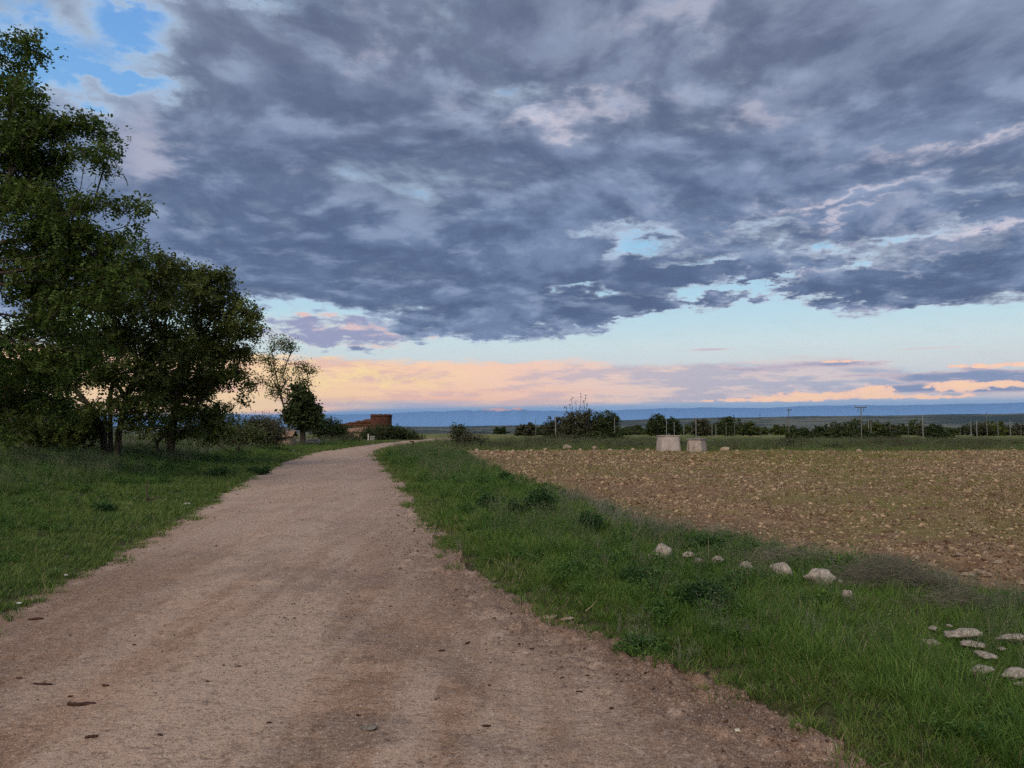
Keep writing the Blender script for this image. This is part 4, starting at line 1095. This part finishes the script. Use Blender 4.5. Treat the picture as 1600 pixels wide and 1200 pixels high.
def concrete(name, lo, hi, stain):
    m, g, b = material(name, 0.9)
    p = V(g, g.new('ShaderNodeTexCoord').outputs['Object'])
    n = g.noise(p, 2.2, 6, 0.65); n2 = g.noise(p, 26, 4, .7)
    mp = g.new('ShaderNodeMapping'); g.put(mp.inputs[0], p); mp.inputs['Scale'].default_value = (3.2, 3.2, .25)
    ns = g.noise(V(g, mp.outputs[0]), 1.5, 4, .6)
    c = g.mix(g.sm(n, .35, .62), rgb(*lo), rgb(*hi))
    c = g.mix(g.sm(ns, .58, .68) * stain, c, rgb(.13, .10, .085))
    c = g.mix(g.sm(n2, .45, .3) * .4, c, rgb(.2, .17, .14))
    g.put(b.inputs['Base Color'], c); bump(g, b, n * .5 + n2 * .5, .5, .02)
    return m
m_conc = concrete('pale_concrete', (.42, .37, .335), (.54, .48, .43), .12)
m_conc2 = concrete('stained_concrete', (.38, .325, .28), (.50, .43, .37), .9)
m_conc3 = concrete('grey_concrete', (.20, .20, .19), (.32, .31, .29), .4)
m_dark, _, _b = material('dark_void', .9); _b.inputs['Base Color'].default_value = rgb(.02, .018, .016)

q = at(1044, 703, 52.3); z = hz(q.x, 52.3)
T = thing('concrete_block', 'smooth tapered concrete well block at the far field edge, left of the pair', 'well head', (q.x, 52.3, z - .03), 'pair of concrete well heads at the field edge', R(8))
link('body', mesh_np('body', *frustum(1.36, 1.19, .98, 0, seed=1)), m_conc, T)
bevelled('lid', boxgeo(0, 0, 1.015, 1.24, 1.24, .07), m_conc2, T, .012)
q = at(1089, 703, 52); z = hz(q.x, 52)
T = thing('concrete_block', 'dark streaked concrete well block at the far field edge, right of the pair', 'well head', (q.x, 52, z - .03), 'pair of concrete well heads at the field edge', R(52))
link('body', mesh_np('body', *frustum(1.08, .93, .90, 0, seed=2)), m_conc2, T)
bevelled('lid', boxgeo(0, 0, .94, 1.04, 1.04, .08), m_conc3, T, .012)
cv, cf_ = boxgeo(-.1, -.1, 1.0, .3, .3, .04)
bevelled('hatch', (cv, cf_), m_conc3, T, .008)

# ruined brick and mud building with a round tower
m_brick, g, b = material('red_mud_brick', .95)
p = V(g, g.new('ShaderNodeTexCoord').outputs['Object'])
n = g.noise(p, 1.1, 6, .65); n2 = g.noise(p, 7, 5, .7)
sp_ = g.new('ShaderNodeSeparateXYZ'); g.put(sp_.inputs[0], p)
cr_ = g.m('FRACT', V(g, sp_.outputs[2]) * 4.5 + (n2 - .5) * .6)
c = g.mix(g.sm(n, .36, .62), rgb(.070, .032, .022), rgb(.135, .060, .038))
c = g.mix(g.sm(cr_, .12, .0) * .5, c, rgb(.12, .065, .045))
c = g.mix(g.sm(n2, .44, .32) * .6, c, rgb(.09, .05, .035))
g.put(b.inputs['Base Color'], c); bump(g, b, n * .5 + n2 * .5, .8, .08)
m_tan = concrete('dry_mud_render', (.26, .18, .12), (.38, .28, .19), .5)
Yb = 118.0; kb = Yb / FPX
cx = (596 - 800) * kb; z = hz(cx, Yb)
T = thing('ruined_building', 'ruined red brick building with a round tower beside the bend of the track', 'building', (cx, Yb, z))
n_s = 40; v = []; f = []
for k in range(9):
    for i in range(n_s):
        a = 2 * math.pi * i / n_s; rr2 = 1.62 * (1 + .012 * math.sin(i * 7.3 + k)) * (1.0 if k < 8 else 1.03)
        top = 3.45 + .05 * math.sin(i * 1.7) + .04 * math.sin(i * 4.1) - .1 * (math.cos(a - 2.6) > .7)
        v.append((rr2 * math.cos(a), rr2 * math.sin(a), -.2 + (top + .2) * [0, .2, .4, .6, .8, .86, .93, .93, 1][k]))
for k in range(8):
    for i in range(n_s): f.append([k * n_s + i, k * n_s + (i + 1) % n_s, (k + 1) * n_s + (i + 1) % n_s, (k + 1) * n_s + i])
tw = link('tower', mesh_np('tower', np.array(v), np.array(f)), m_brick, T)
sm_ = tw.modifiers.new('wall', 'SOLIDIFY'); sm_.thickness = .35; sm_.offset = -1
v = [(1.70 * math.cos(2 * math.pi * i / n_s) * s, 1.70 * math.sin(2 * math.pi * i / n_s) * s, zz_) for s, zz_ in ((1, 3.22), (1, 3.36), (.78, 3.36), (.78, 3.22)) for i in range(n_s)]
f = [[k * n_s + i, k * n_s + (i + 1) % n_s, ((k + 1) % 4) * n_s + (i + 1) % n_s, ((k + 1) % 4) * n_s + i] for k in range(4) for i in range(n_s)]
link('cornice', mesh_np('cornice', np.array(v), np.array(f)), m_brick, T)
# the sloping wall, its two holes as real openings between piers
def wallpoly(xs, zb, zt, y0, th):
    V_, F_ = [], []
    for x, b0, t0 in zip(xs, zb, zt):
        V_ += [(x, y0, b0), (x, y0 + th, b0), (x, y0 + th, t0), (x, y0, t0)]
    for i in range(len(xs) - 1):
        a = 4 * i
        F_ += [[a, a + 4, a + 7, a + 3], [a + 1, a + 2, a + 6, a + 5], [a + 3, a + 7, a + 6, a + 2], [a, a + 1, a + 5, a + 4]]
    F_ += [[0, 3, 2, 1], [4 * len(xs) - 4, 4 * len(xs) - 3, 4 * len(xs) - 2, 4 * len(xs) - 1]]
    return np.array(V_, float), np.array(F_)
x0, x1 = -1.45, -6.6
def tz(x): return 2.86 + (x - x0) * (.92 / (x0 - x1)) + .05 * math.sin(x * 5) + .03 * math.sin(x * 13)
xs = np.linspace(x0, x1, 26)[::-1]
low_ = wallpoly(xs, [-.2] * 26, [1.72 + 0 * x for x in xs], -.5, .4)
parts_ = [low_]
cuts = [x1, -4.25, -3.95, -2.75, -2.40, x0]
for i in (0, 2, 4):
    sx_ = np.linspace(cuts[i], cuts[i + 1], 9)
    parts_.append(wallpoly(sx_, [1.72] * 9, [2.06] * 9, -.5, .4))
parts_.append(wallpoly(xs, [2.06 if tz(x) > 2.1 else tz(x) - .04 for x in xs], [tz(x) for x in xs], -.5, .4))
link('wall', mesh_np('wall', *merge(parts_)), m_brick, T)
link('back_wall', mesh_np('back_wall', *wallpoly(xs, [-.2] * 26, [tz(x) * .93 for x in xs], 2.3, .4)), m_brick, T)

def lowruin(name, label, cat, px, row0, row1, w, Y, mat, roofmat, seed):
    q_ = b3(px, Y); h = (row1 - row0) * Y / FPX
    T = thing(name, label, cat, q_, None, R(seed))
    link('wall', mesh_np('wall', *merge([boxgeo(0, -.9, h * .3, w * .86, .25, h * .6 + .3), boxgeo(0, .9, h * .3, w * .86, .25, h * .6 + .3), boxgeo(-w * .43 + .12, 0, h * .3, .24, 1.54, h * .6 + .3), boxgeo(w * .43 - .12, 0, h * .3, .24, 1.54, h * .6 + .3)])), mat, T)
    xs_ = np.linspace(-w / 2, w / 2, 12); r = random.Random(seed)
    V_ = []; F_ = []
    for x in xs_:
        for y, zf in ((-1.2, .55), (-1.2, .60), (0, 1.0), (1.2, .60), (1.2, .55), (0, .94)):
            V_.append((x, y, h * zf + .2 + r.uniform(-.03, .03) + .05 * math.sin(x * 2)))
    for i in range(11):
        for k in range(6): F_.append([6 * i + k, 6 * i + (k + 1) % 6, 6 * i + 6 + (k + 1) % 6, 6 * i + 6 + k])
    F_ += [[0, 1, 2, 5], [5, 2, 3, 4], [66, 71, 68, 67], [71, 70, 69, 68]]
    link('roof', mesh_np('roof', np.array(V_), np.array(F_)), roofmat, T)
    return T
m_tile = concrete('weathered_tiles', (.20, .12, .08), (.30, .20, .135), .5)
lowruin('shed', 'low shed with a pale tiled roof in front of the brick wall', 'shed', 558, 668.5, 684, 2.3, 96, m_tan, m_tile, 4)
lowruin('shed', 'low tan roofed shed beside the round dense tree', 'shed', 448, 667, 688, 1.3, 55, m_tan, m_tile, 7)
q = b3(480, 64)
T = thing('stone_trough', 'long low stone trough under the bushes left of the track', 'trough', (q[0], 64, q[2]), None, R(3))
link('basin', mesh_np('basin', *merge([boxgeo(0, -.3, .2, 2.1, .1, .5), boxgeo(0, .3, .2, 2.1, .1, .5), boxgeo(-1.0, 0, .2, .1, .5, .5), boxgeo(1.0, 0, .2, .1, .5, .5), boxgeo(0, 0, 0.02, 1.9, .5, .1)])), m_conc3, T)
bevelled('rim', boxgeo(.25, -.36, .47, 1.5, .16, .07), m_conc, T, .01)
q = b3(582, 86)
T = thing('concrete_marker', 'small grey concrete block standing by the far bend of the track', 'block', (q[0], 86, q[2]), None, R(15))
bevelled('body', frustum(.52, .48, .48, -.05, 3), m_conc3, T, .004)
bevelled('cap', boxgeo(0, 0, .455, .56, .56, .06), m_conc, T, .01)
q = b3(576, 90)
T = thing('white_post', 'thin white post between the shed and the grey concrete block', 'post', (q[0], 90, q[2]))
m_white, _, _b = material('white_paint', .7); _b.inputs['Base Color'].default_value = rgb(.62, .60, .57)
bevelled('shaft', frustum(.14, .12, .78, -.05, 3), m_white, T, .004)
bevelled('cap', boxgeo(0, 0, .74, .17, .17, .05), m_white, T, .008)
q = b3(646, 58)
T = thing('marker_post', 'short dark post leaning at the inner side of the bend', 'post', (q[0], 58, q[2]))
m_wood, _, _b = material('dark_wood', .9); _b.inputs['Base Color'].default_value = rgb(.05, .042, .036)
bevelled('shaft', frustum(.11, .10, .55, -.05, 4), m_wood, T, .004)
bevelled('board', boxgeo(-.10, -.07, .50, .34, .03, .10), m_wood, T, .006)

# poles beyond the field
m_pole, _, _b = material('grey_pole', .8); _b.inputs['Base Color'].default_value = rgb(.13, .125, .12)
m_poleL, _, _b = material('pale_pole', .8); _b.inputs['Base Color'].default_value = rgb(.24, .24, .24)
m_poleD, _, _b = material('dark_pole', .8); _b.inputs['Base Color'].default_value = rgb(.09, .085, .08)
def cyl(r0, r1, z0, z1, n=8, cx=0, cy=0):
    v = [(cx + r_2 * math.cos(2 * math.pi * i / n), cy + r_2 * math.sin(2 * math.pi * i / n), zq) for r_2, zq in ((r0, z0), (r1, z1), (.001, z1 + .01)) for i in range(n)]
    return np.array(v), np.array([[k * n + i, k * n + (i + 1) % n, (k + 1) * n + (i + 1) % n, (k + 1) * n + i] for k in range(2) for i in range(n)])
def pole(px, top, Y, r=.07, mat=m_pole, label='thin pole of the orchard frame beyond the field', name='trellis_pole', group='thin poles standing beyond the field'):
    q_ = b3(px, Y); h = CAMZ + (HOR - top) * Y / FPX - q_[2]
    T = thing(name, label, 'pole', q_, group)
    link('shaft', mesh_np('shaft', *cyl(r * .85, r * .62, -.2, h)), mat, T)
    return T, h
lab = {868: 'pale pole in front of the largest grey green tree', 960: 'pole at the right side of the darkest rounded tree', 1087: 'tall pole rising behind the stained concrete block',
       837: 'pole at the left end of the tree belt', 1187: 'tall pole half way from the stained block to the lamp pole', 1441: 'pale pole just left of the pointed dark bush', 1541: 'tall grey pole nearest the right end of the picture'}
for px, top, Y, r, mt in [(868, 648, 112, .075, m_poleL), (837, 655, 118, .06, m_pole), (960, 652, 116, .06, m_poleL), (967, 660, 122, .06, m_pole), (1041, 656, 118, .06, m_poleL), (1053, 659, 118, .05, m_poleL),
                          (1068, 661, 118, .05, m_poleL), (1087, 650, 112, .075, m_poleL), (1112, 660, 120, .05, m_poleL), (1118, 664, 122, .05, m_poleL), (1134, 660, 120, .06, m_pole), (1147, 662, 120, .05, m_pole), (882, 664, 120, .05, m_poleD),
                          (1187, 647, 108, .06, m_poleD), (1356, 656, 128, .07, m_poleL), (1360, 658, 128, .05, m_poleL), (1390, 662, 130, .05, m_pole), (1418, 663, 130, .05, m_pole), (1441, 649, 112, .085, m_poleL),
                          (1516, 658, 126, .07, m_poleL), (1525, 657, 126, .07, m_poleL), (1541, 643, 116, .07, m_pole), (1577, 657, 124, .06, m_poleL), (1499, 661, 128, .05, m_pole), (1558, 660, 128, .05, m_poleL), (1594, 662, 128, .05, m_pole), (1610, 658, 128, .05, m_pole)]:
    pole(px, top, Y, r, mt, lab.get(px, 'thin low pole of the frames among the trees beyond the field'))
T, h = pole(1232, 641, 108, .085, m_pole, 'lamp pole with a short head, between the belt and the low hedge', 'lamp_pole', None)
bevelled('lamp_head', boxgeo(.12, 0, h + .05, .52, .24, .13), m_poleD, T, .02)
T, h = pole(1345, 636, 100, .10, m_pole, 'wooden power pole with a crossarm above the low hedge', 'power_pole', None)
link('crossarm', mesh_np('crossarm', *merge([boxgeo(0, 0, h - .05, 1.5, .1, .1), boxgeo(-.36, 0, h - .33, .05, .05, .6), boxgeo(.36, 0, h - .33, .05, .05, .6)])), m_pole, T)
for s in (-.66, 0.0, .66):
    link('insulator', mesh_np('insulator', *merge([cyl(.05, .07, h - .01, h + .10, 8, s), cyl(.03, .04, h + .10, h + .22, 8, s)])), m_poleL, T)

# ---------------------------------------------------------------- loose stones
rock_me = [mesh_np('stone', *rock_geo(500 + i, random.Random(i).uniform(.50, .7), 3, .38), smooth=False) for i in range(9)]
def stone(label, px, row, wpx, mat, i, name='stone', group=None, base=.06, hf=1.0, sink=.25, up=0.0):
    q_ = gp(px, row, base); z_ = hz(q_.x, q_.y); s = wpx * q_.y / FPX * .5
    me = rock_me[i % 9]
    if len(me.materials) and me.materials[0] != mat or s > .0:
        me = me.copy(); me.materials.clear(); me.materials.append(mat)
    o = bpy.data.objects.new(name, me); C.objects.link(o)
    o.location = (q_.x, q_.y, z_ + s * (.30 - sink * .5) + up); o.scale = (s, s * .85, s * hf); o.rotation_euler = (random.uniform(-.15, .15), random.uniform(-.15, .15), random.uniform(-.5, .5))
    return tag(o, label, 'stone', group)
m_stG = stone_material('grey_stone', (.20, .17, .14), (.34, .30, .26), False)
VG = 'pale stones lying in the verge grass'
for i, (px, row, w, lb) in enumerate([
    (1036, 880, 36, 'larger rounded stone at the left end of the row in the grass'), (1021, 884, 18, 'small stone touching the left side of the larger rounded stone'),
    (1075, 884, 15, 'small pointed stone in the grass right of the larger rounded stone'), (1092, 893, 16, 'flat greyish stone beside the foot of a dry stalk'),
    (1121, 892, 19, 'pinkish stone below the green weed clump'), (1166, 903, 23, 'rounded stone alone between pinkish stone and long low stone'),
    (1221, 907, 38, 'long low stone left of the biggest pale stone'), (1282, 918, 44, 'biggest pale rounded stone in front of the grey thorny tangle'),
    (1314, 921, 10, 'tiny stone right of the biggest pale stone'), (1323, 941, 20, 'rough darker stone below the grey thorny tangle'),
    (1506, 1004, 54, 'longest flat white stone in the near right cluster'), (1519, 1021, 34, 'stone lying just under the longest flat white stone'),
    (1540, 1039, 36, 'grass-covered flat stone in the middle of the near right cluster'), (1532, 1063, 38, 'lowest flat stone on the left of the near right cluster'),
    (1588, 1070, 44, 'large pale stone at the bottom right of the cluster'), (1565, 1024, 16, 'small round brown stone in the near right cluster'),
    (1582, 1010, 42, 'pale slab at the right end of the near right cluster'), (1484, 984, 14, 'small stone above the longest flat white stone'),
    (1457, 988, 15, 'small half buried stone, upper left of the near right cluster'), (1455, 1015, 26, 'thin sliver of stone left of the longest flat white stone'),
    (1598, 1084, 22, 'stone cut by the right border below the cluster')]):
    stone(lb, px, row, w, m_stG if i in (3,) else m_stone, i, group=VG, base=.14 if i < 10 else .12, hf=1.15 if i in (0, 7) else 1.0 if i < 10 else .5, sink=.0, up=(.105 if w < 30 else .085) if i < 10 else .06)
FG = 'stones along the far edge of the field'
for i, (px, row, w, lb) in enumerate([
    (745, 705, 9, 'pale stone at the left corner of the far field edge'), (801, 705, 6, None), (830, 705, 6, None), (852, 704, 7, None), (886, 703, 14, 'largest white stone on the far field edge'), (907, 704, 6, None), (929, 703, 9, 'white stone midway between the largest white one and the concrete blocks'),
    (953, 704, 8, None), (973, 704, 6, None), (989, 704, 8, None), (1012, 704, 8, None), (1133, 704, 12, 'stone heap end right beside the stained concrete block'), (1152, 705, 7, None), (1342, 704, 9, 'pale stone alone on the far field edge under the crossarm pole'), (1583, 703, 8, 'pale stone on the far field edge at the right end of the picture')]):
    stone(lb or 'small pale stone in the scattered line on the far field edge', px, row, w, m_fstone, i, 'edge_stone', FG, .0, 1.1, -.2)
SG = 'larger stones lying in the ploughed field'
spot = [(1584, 720, 9), (1558, 719, 7), (1497, 722, 7), (1287, 728, 10), (1364, 739, 7), (1397, 739, 8), (1225, 711, 6), (1512, 906, 27), (1538, 903, 28), (1458, 892, 20), (1597, 912, 18), (1594, 930, 22), (1481, 910, 20), (1430, 880, 16), (1560, 885, 18), (1390, 862, 14), (1500, 872, 16)]
rq = random.Random(9)
while len(spot) < 60:
    px, row = rq.uniform(760, 1600), 712 + 180 * rq.random() ** 1.7
    q_ = gp(px, row)
    if float(ed_field(np.array([q_.x]), np.array([q_.y]))[0]) > .5: spot.append((px, row, rq.uniform(.05, .11) * FPX / q_.y))
for i, (px, row, w) in enumerate(spot):
    stone('one of the many pale stones lying loose among the clods of the ploughed field', px, row, w, m_fstone, i, 'field_stone', SG, 0, .6, .3)
EG = 'flat stones at the edge of the track'
for i, (px, row, w, lb) in enumerate([(858, 966, 34, 'widest flat stone at the right edge of the track'), (886, 970, 22, 'flat stone right of the widest one at the track edge'), (914, 984, 20, 'flat stone half under the verge grass'), (921, 998, 14, 'small pale stone set in the bare track edge')]):
    stone(lb, px, row, w, m_fstone, i, 'flat_stone', EG, .02, .35, .2)
stone('grey half buried stone with a straw on it, in the bottom middle of the track', 576, 1141, 26, m_stG, 4, 'flat_stone', None, .03, .5, .3)

# bark pieces, white leaf and litter
def sliver(name, label, cat, px, row, L, W, Hh, mat, rz, seed):
    q_ = gp(px, row, .035); r = random.Random(seed); n = 9; V_ = []; F_ = []
    for i in range(n):
        t = i / (n - 1); w = W * (.35 + .65 * math.sin(math.pi * (t * .8 + .1))) * r.uniform(.75, 1.2); o_ = r.uniform(-.1, .1) * W
        for y, z_ in ((-w, 0), (-w * .6, Hh), (w * .6, Hh * r.uniform(.7, 1.2)), (w, 0)): V_.append(((t - .5) * L, y + o_, z_ + .15 * Hh * math.sin(t * 9 + seed)))
    for i in range(n - 1):
        for k in range(4): F_.append([4 * i + k, 4 * i + (k + 1) % 4, 4 * i + 4 + (k + 1) % 4, 4 * i + 4 + k])
    F_ += [[0, 3, 2, 1], [4 * n - 4, 4 * n - 3, 4 * n - 2, 4 * n - 1]]
    o = link(name, mesh_np(name, np.array(V_), np.array(F_)), mat, None, (q_.x, q_.y, hz(q_.x, q_.y) + .001)); o.rotation_euler = (0, 0, rz)
    return tag(o, label, cat)
m_chip = bark('dark_red_bark', (.045, .022, .016), (.09, .045, .032))
sliver('bark_piece', 'dark reddish bark piece, biggest of the scraps low on the left of the track', 'bark', 128, 1092, .16, .022, .012, m_chip, .05, 1)
sliver('bark_piece', 'thin dark bark strip above and left of the biggest bark piece', 'bark', 66, 1058, .13, .010, .008, m_chip, -.05, 2)
sliver('bark_piece', 'dark scrap beside the grass edge at the left border', 'bark', 56, 962, .11, .02, .014, m_chip, .2, 3)
sliver('bark_piece', 'small dark scrap below the two bark strips', 'bark', 143, 1149, .06, .012, .008, m_chip, .2, 4)
sliver('bark_piece', 'dark speck like scrap right of the middle of the track', 'bark', 731, 998, .05, .014, .01, m_chip, 1.0, 5)
rz_ = random.Random(21)
for i, (px, row) in enumerate([(110, 1078), (30, 1052), (165, 1066), (210, 1000), (372, 1042), (560, 1118), (690, 1010), (905, 1075), (610, 940), (830, 1010), (955, 1100), (1010, 1050), (420, 1130), (250, 1150), (760, 1130)]):
    sliver('bark_scrap', 'tiny dark scrap of bark or grit lying loose on the track', 'bark', px, row, rz_.uniform(.02, .05), rz_.uniform(.005, .010), .007, m_chip, rz_.uniform(-.5, .5), 30 + i)['group'] = 'tiny dark scraps on the track'
m_wleaf, _, _b = material('bleached_leaf', .8); _b.inputs['Base Color'].default_value = rgb(.66, .64, .50)
sliver('dead_leaf', 'pale bleached leaf lying on the mud near the bottom right of the track', 'leaf', 1153, 1135, .055, .020, .004, m_wleaf, .5, 6)
sliver('straw_stem', 'short pale straw lying on the middle of the track', 'straw', 443, 1076, .045, .003, .003, m_wleaf, 1.4, 7)
m_litter, _, _b = material('white_paper', .8); _b.inputs['Base Color'].default_value = rgb(.70, .70, .70)
for px, row, w, lb in ((458, 705, .22, 'white scrap of litter on the far left verge'), (292, 783, .12, 'pale scrap lying low on the left bank beside the fallen branch'), (104, 886, .045, 'small white scrap in the short grass by the track'), (30, 928, .045, 'white scrap in the grass near the left border')):
    q_ = gp(px, row, .12); r = random.Random(px)
    bm = bmesh.new(); bmesh.ops.create_icosphere(bm, subdivisions=2, radius=1)
    for v_ in bm.verts: v_.co = Vector((v_.co.x, v_.co.y * .7, v_.co.z * .35)) * (1 + .5 * mnoise.noise(v_.co * 1.8 + Vector((px, 0, 0))))
    me = bpy.data.meshes.new('litter'); bm.to_mesh(me); bm.free()
    o = link('litter', me, m_litter, None, (q_.x, q_.y, hz(q_.x, q_.y) + w * .15 + .03)); o.scale = (w / 2,) * 3
    tag(o, lb, 'litter', 'white scraps on the left verge')

# fallen branch, dead saplings and dry stalks
def stick(name, label, cat, chains, r0, mat, origin, group=None):
    N_, P2, R_ = [], [], []
    for ch in chains:
        pj = -1
        for i, c_ in enumerate(ch):
            N_.append(c_); P2.append(pj); R_.append(r0 * (1 - .7 * i / max(1, len(ch) - 1))); pj = len(N_) - 1
    v, f = tubes(np.array(N_, float), np.array(P2), np.array(R_))
    o = link(name, rebase(mesh_np(name, v, f, True), origin), mat, None, origin)
    return tag(o, label, cat, group)
def tracepx(pts, Y, dy=0.0):
    return [tuple(at(px, py, Y + dy * i)) for i, (px, py) in enumerate(pts)]
o0 = gp(232, 783, .45); Yf = o0.y
stick('fallen_branch', 'dark fallen branch with one upright prong on the left bank', 'branch',
      [tracepx([(228, 782), (240, 779), (250, 777), (258, 783)], Yf, .05), tracepx([(231, 781), (229, 766), (232, 750)], Yf, .02), tracepx([(229, 765), (227, 757)], Yf)], .016, m_bark, (o0.x, o0.y, hz(o0.x, o0.y)))
o0 = b3(325, 33)
stick('dead_sapling', 'thin dead sapling standing by a leaning stick in the clearing', 'sapling', [tracepx([(325, 722), (324, 708), (327, 690)], 31.5, .05)], .02, m_bark, o0)
stick('leaning_branch', 'long dead stick leaning down from the spreading tree', 'branch', [tracepx([(330, 688), (345, 698), (362, 708), (378, 716)], 31.5, .1), tracepx([(345, 698), (352, 694)], 31.6)], .02, m_bark, o0)
for lb, pts in (('pale dry stalk leaning left above the row of stones', [(1091, 883), (1084, 868), (1075, 855), (1062, 841)]), ('pale dry stalk standing straight beside the leaning one', [(1107, 876), (1107, 855), (1107, 838)]),
                ('thin dry stalk bent over by the grey brush', [(1200, 893), (1193, 880), (1187, 866)]), ('dry stalk arching behind the long low stone', [(1170, 880), (1178, 866), (1184, 856)]),
                ('dry stalk by the track edge near the bushy weed', [(915, 955), (924, 948), (932, 938)])):
    o0 = gp(pts[0][0], pts[0][1] + 12, .1)
    stick('dry_stalk', lb, 'stalk', [tracepx(pts, o0.y, .01)], .0055, m_straw, tuple(o0), 'dry stalks standing in the right verge')

# ---------------------------------------------------------------- far snowy range
n = 900; V_ = []; F_ = []
Ym = 17000.0
pxs_ = np.linspace(-1100, 2700, n)
def pk(c_, w_, h): return h * np.exp(-((pxs_ - c_) / w_) ** 2)
ridge = HOR - np.interp(pxs_, [-1100, 450, 620, 700, 835, 900, 1200, 1600, 2700], [650, 648, 645, 643, 642, 641, 636, 630, 622])
ridge = ridge + 2.2 * fbm(pxs_ / 60, 0 * pxs_, 91, 5, .55) + (2.0 * fbm(pxs_ / 7, 0 * pxs_, 93, 3) + 1) * np.exp(-((pxs_ - 765) / 60) ** 4) + pk(715, 16, 2.5) + pk(778, 15, 4.5) + pk(808, 10, 5.5) + pk(752, 8, 2)
for k, (fz, dy) in enumerate(((0, 0), (.55, 500), (1.0, 1200), (.55, 2200), (0, 3500))):
    z_ = CAMZ - 60 + (ridge * (Ym + 1200) / FPX + 60) * fz
    V_ += list(zip((pxs_ - 800) * (Ym + dy) / FPX, [Ym + dy] * n, z_))
for k in range(4):
    for i in range(n - 1): F_.append([k * n + i, k * n + i + 1, (k + 1) * n + i + 1, (k + 1) * n + i])
m_mtn, g, b = material('snowy_mountain', .9)
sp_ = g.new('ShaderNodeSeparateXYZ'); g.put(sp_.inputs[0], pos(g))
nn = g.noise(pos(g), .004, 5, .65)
c = g.mix(g.sm(V(g, sp_.outputs[2]) + (nn - .5) * 160.0 - g.m('ABSOLUTE', V(g, sp_.outputs[0]) + 300.0) * .09, 330, 380), rgb(.165, .35, .66), rgb(.80, .60, .62))  # blue of distant haze painted into the rock's base colour, snow on the peaks
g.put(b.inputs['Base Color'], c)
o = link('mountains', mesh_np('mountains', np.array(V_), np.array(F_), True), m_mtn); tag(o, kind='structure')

# ---------------------------------------------------------------- the air
hv, hf_ = boxgeo(0, 0, 0, 19600, 19600, 1)
zmin = float(allv[:, 2].min()) - 1.0
hv[:, 2] = np.where(hv[:, 2] < 0, zmin, 330.0)
m_haze = bpy.data.materials.new('evening_haze'); m_haze.use_nodes = True
nt = m_haze.node_tree; nt.nodes.clear()
vo = nt.nodes.new('ShaderNodeVolumePrincipled'); oo = nt.nodes.new('ShaderNodeOutputMaterial')
vo.inputs['Color'].default_value = rgb(.42, .62, .90); vo.inputs['Density'].default_value = 2.6e-5
nt.links.new(vo.outputs[0], oo.inputs['Volume'])
hz_o = link('haze', mesh_np('haze', hv, hf_), m_haze)
tag(hz_o, kind='stuff')

# ---------------------------------------------------------------- repeats told apart by the landmarks they stand beside
ORD = ['first', 'second', 'third', 'fourth', 'fifth', 'sixth', 'seventh', 'eighth', 'ninth', 'tenth', 'eleventh', 'twelfth', 'thirteenth', 'fourteenth', 'fifteenth', 'sixteenth', 'seventeenth', 'eighteenth', 'nineteenth', 'twentieth']
def px_of(o): return 800 + FPX * o.location.x / o.location.y
marks = [(700, 'brown twiggy bush at the field corner'), (905, 'largest grey green tree'), (1044, 'smooth concrete block'), (1089, 'stained concrete block'),
         (1232, 'lamp pole'), (1345, 'crossarm pole'), (1464, 'pointed dark bush')]
def by_marks(start, phrase):
    its = sorted([o for o in sc.objects if str(o.get('label', '')).startswith(start)], key=px_of)
    cnt = {}
    for o in its:
        mk = [m_ for p_, m_ in marks if p_ <= px_of(o)]
        mk = mk[-1] if mk else 'brown twiggy bush at the field corner'
        cnt[mk] = cnt.get(mk, 0) + 1
        o['label'] = f'{ORD[cnt[mk] - 1]} {phrase} counting right from the {mk}'
by_marks('low distant tree in the ragged', 'low distant tree')
by_marks('thin low pole of the frames', 'thin low pole')
by_marks('ragged low scrub in the rough', 'low scrub clump')
by_marks('small pale stone in the scattered', 'small far edge stone')
by_marks('dark bush in the low hedge', 'dark hedge bush')
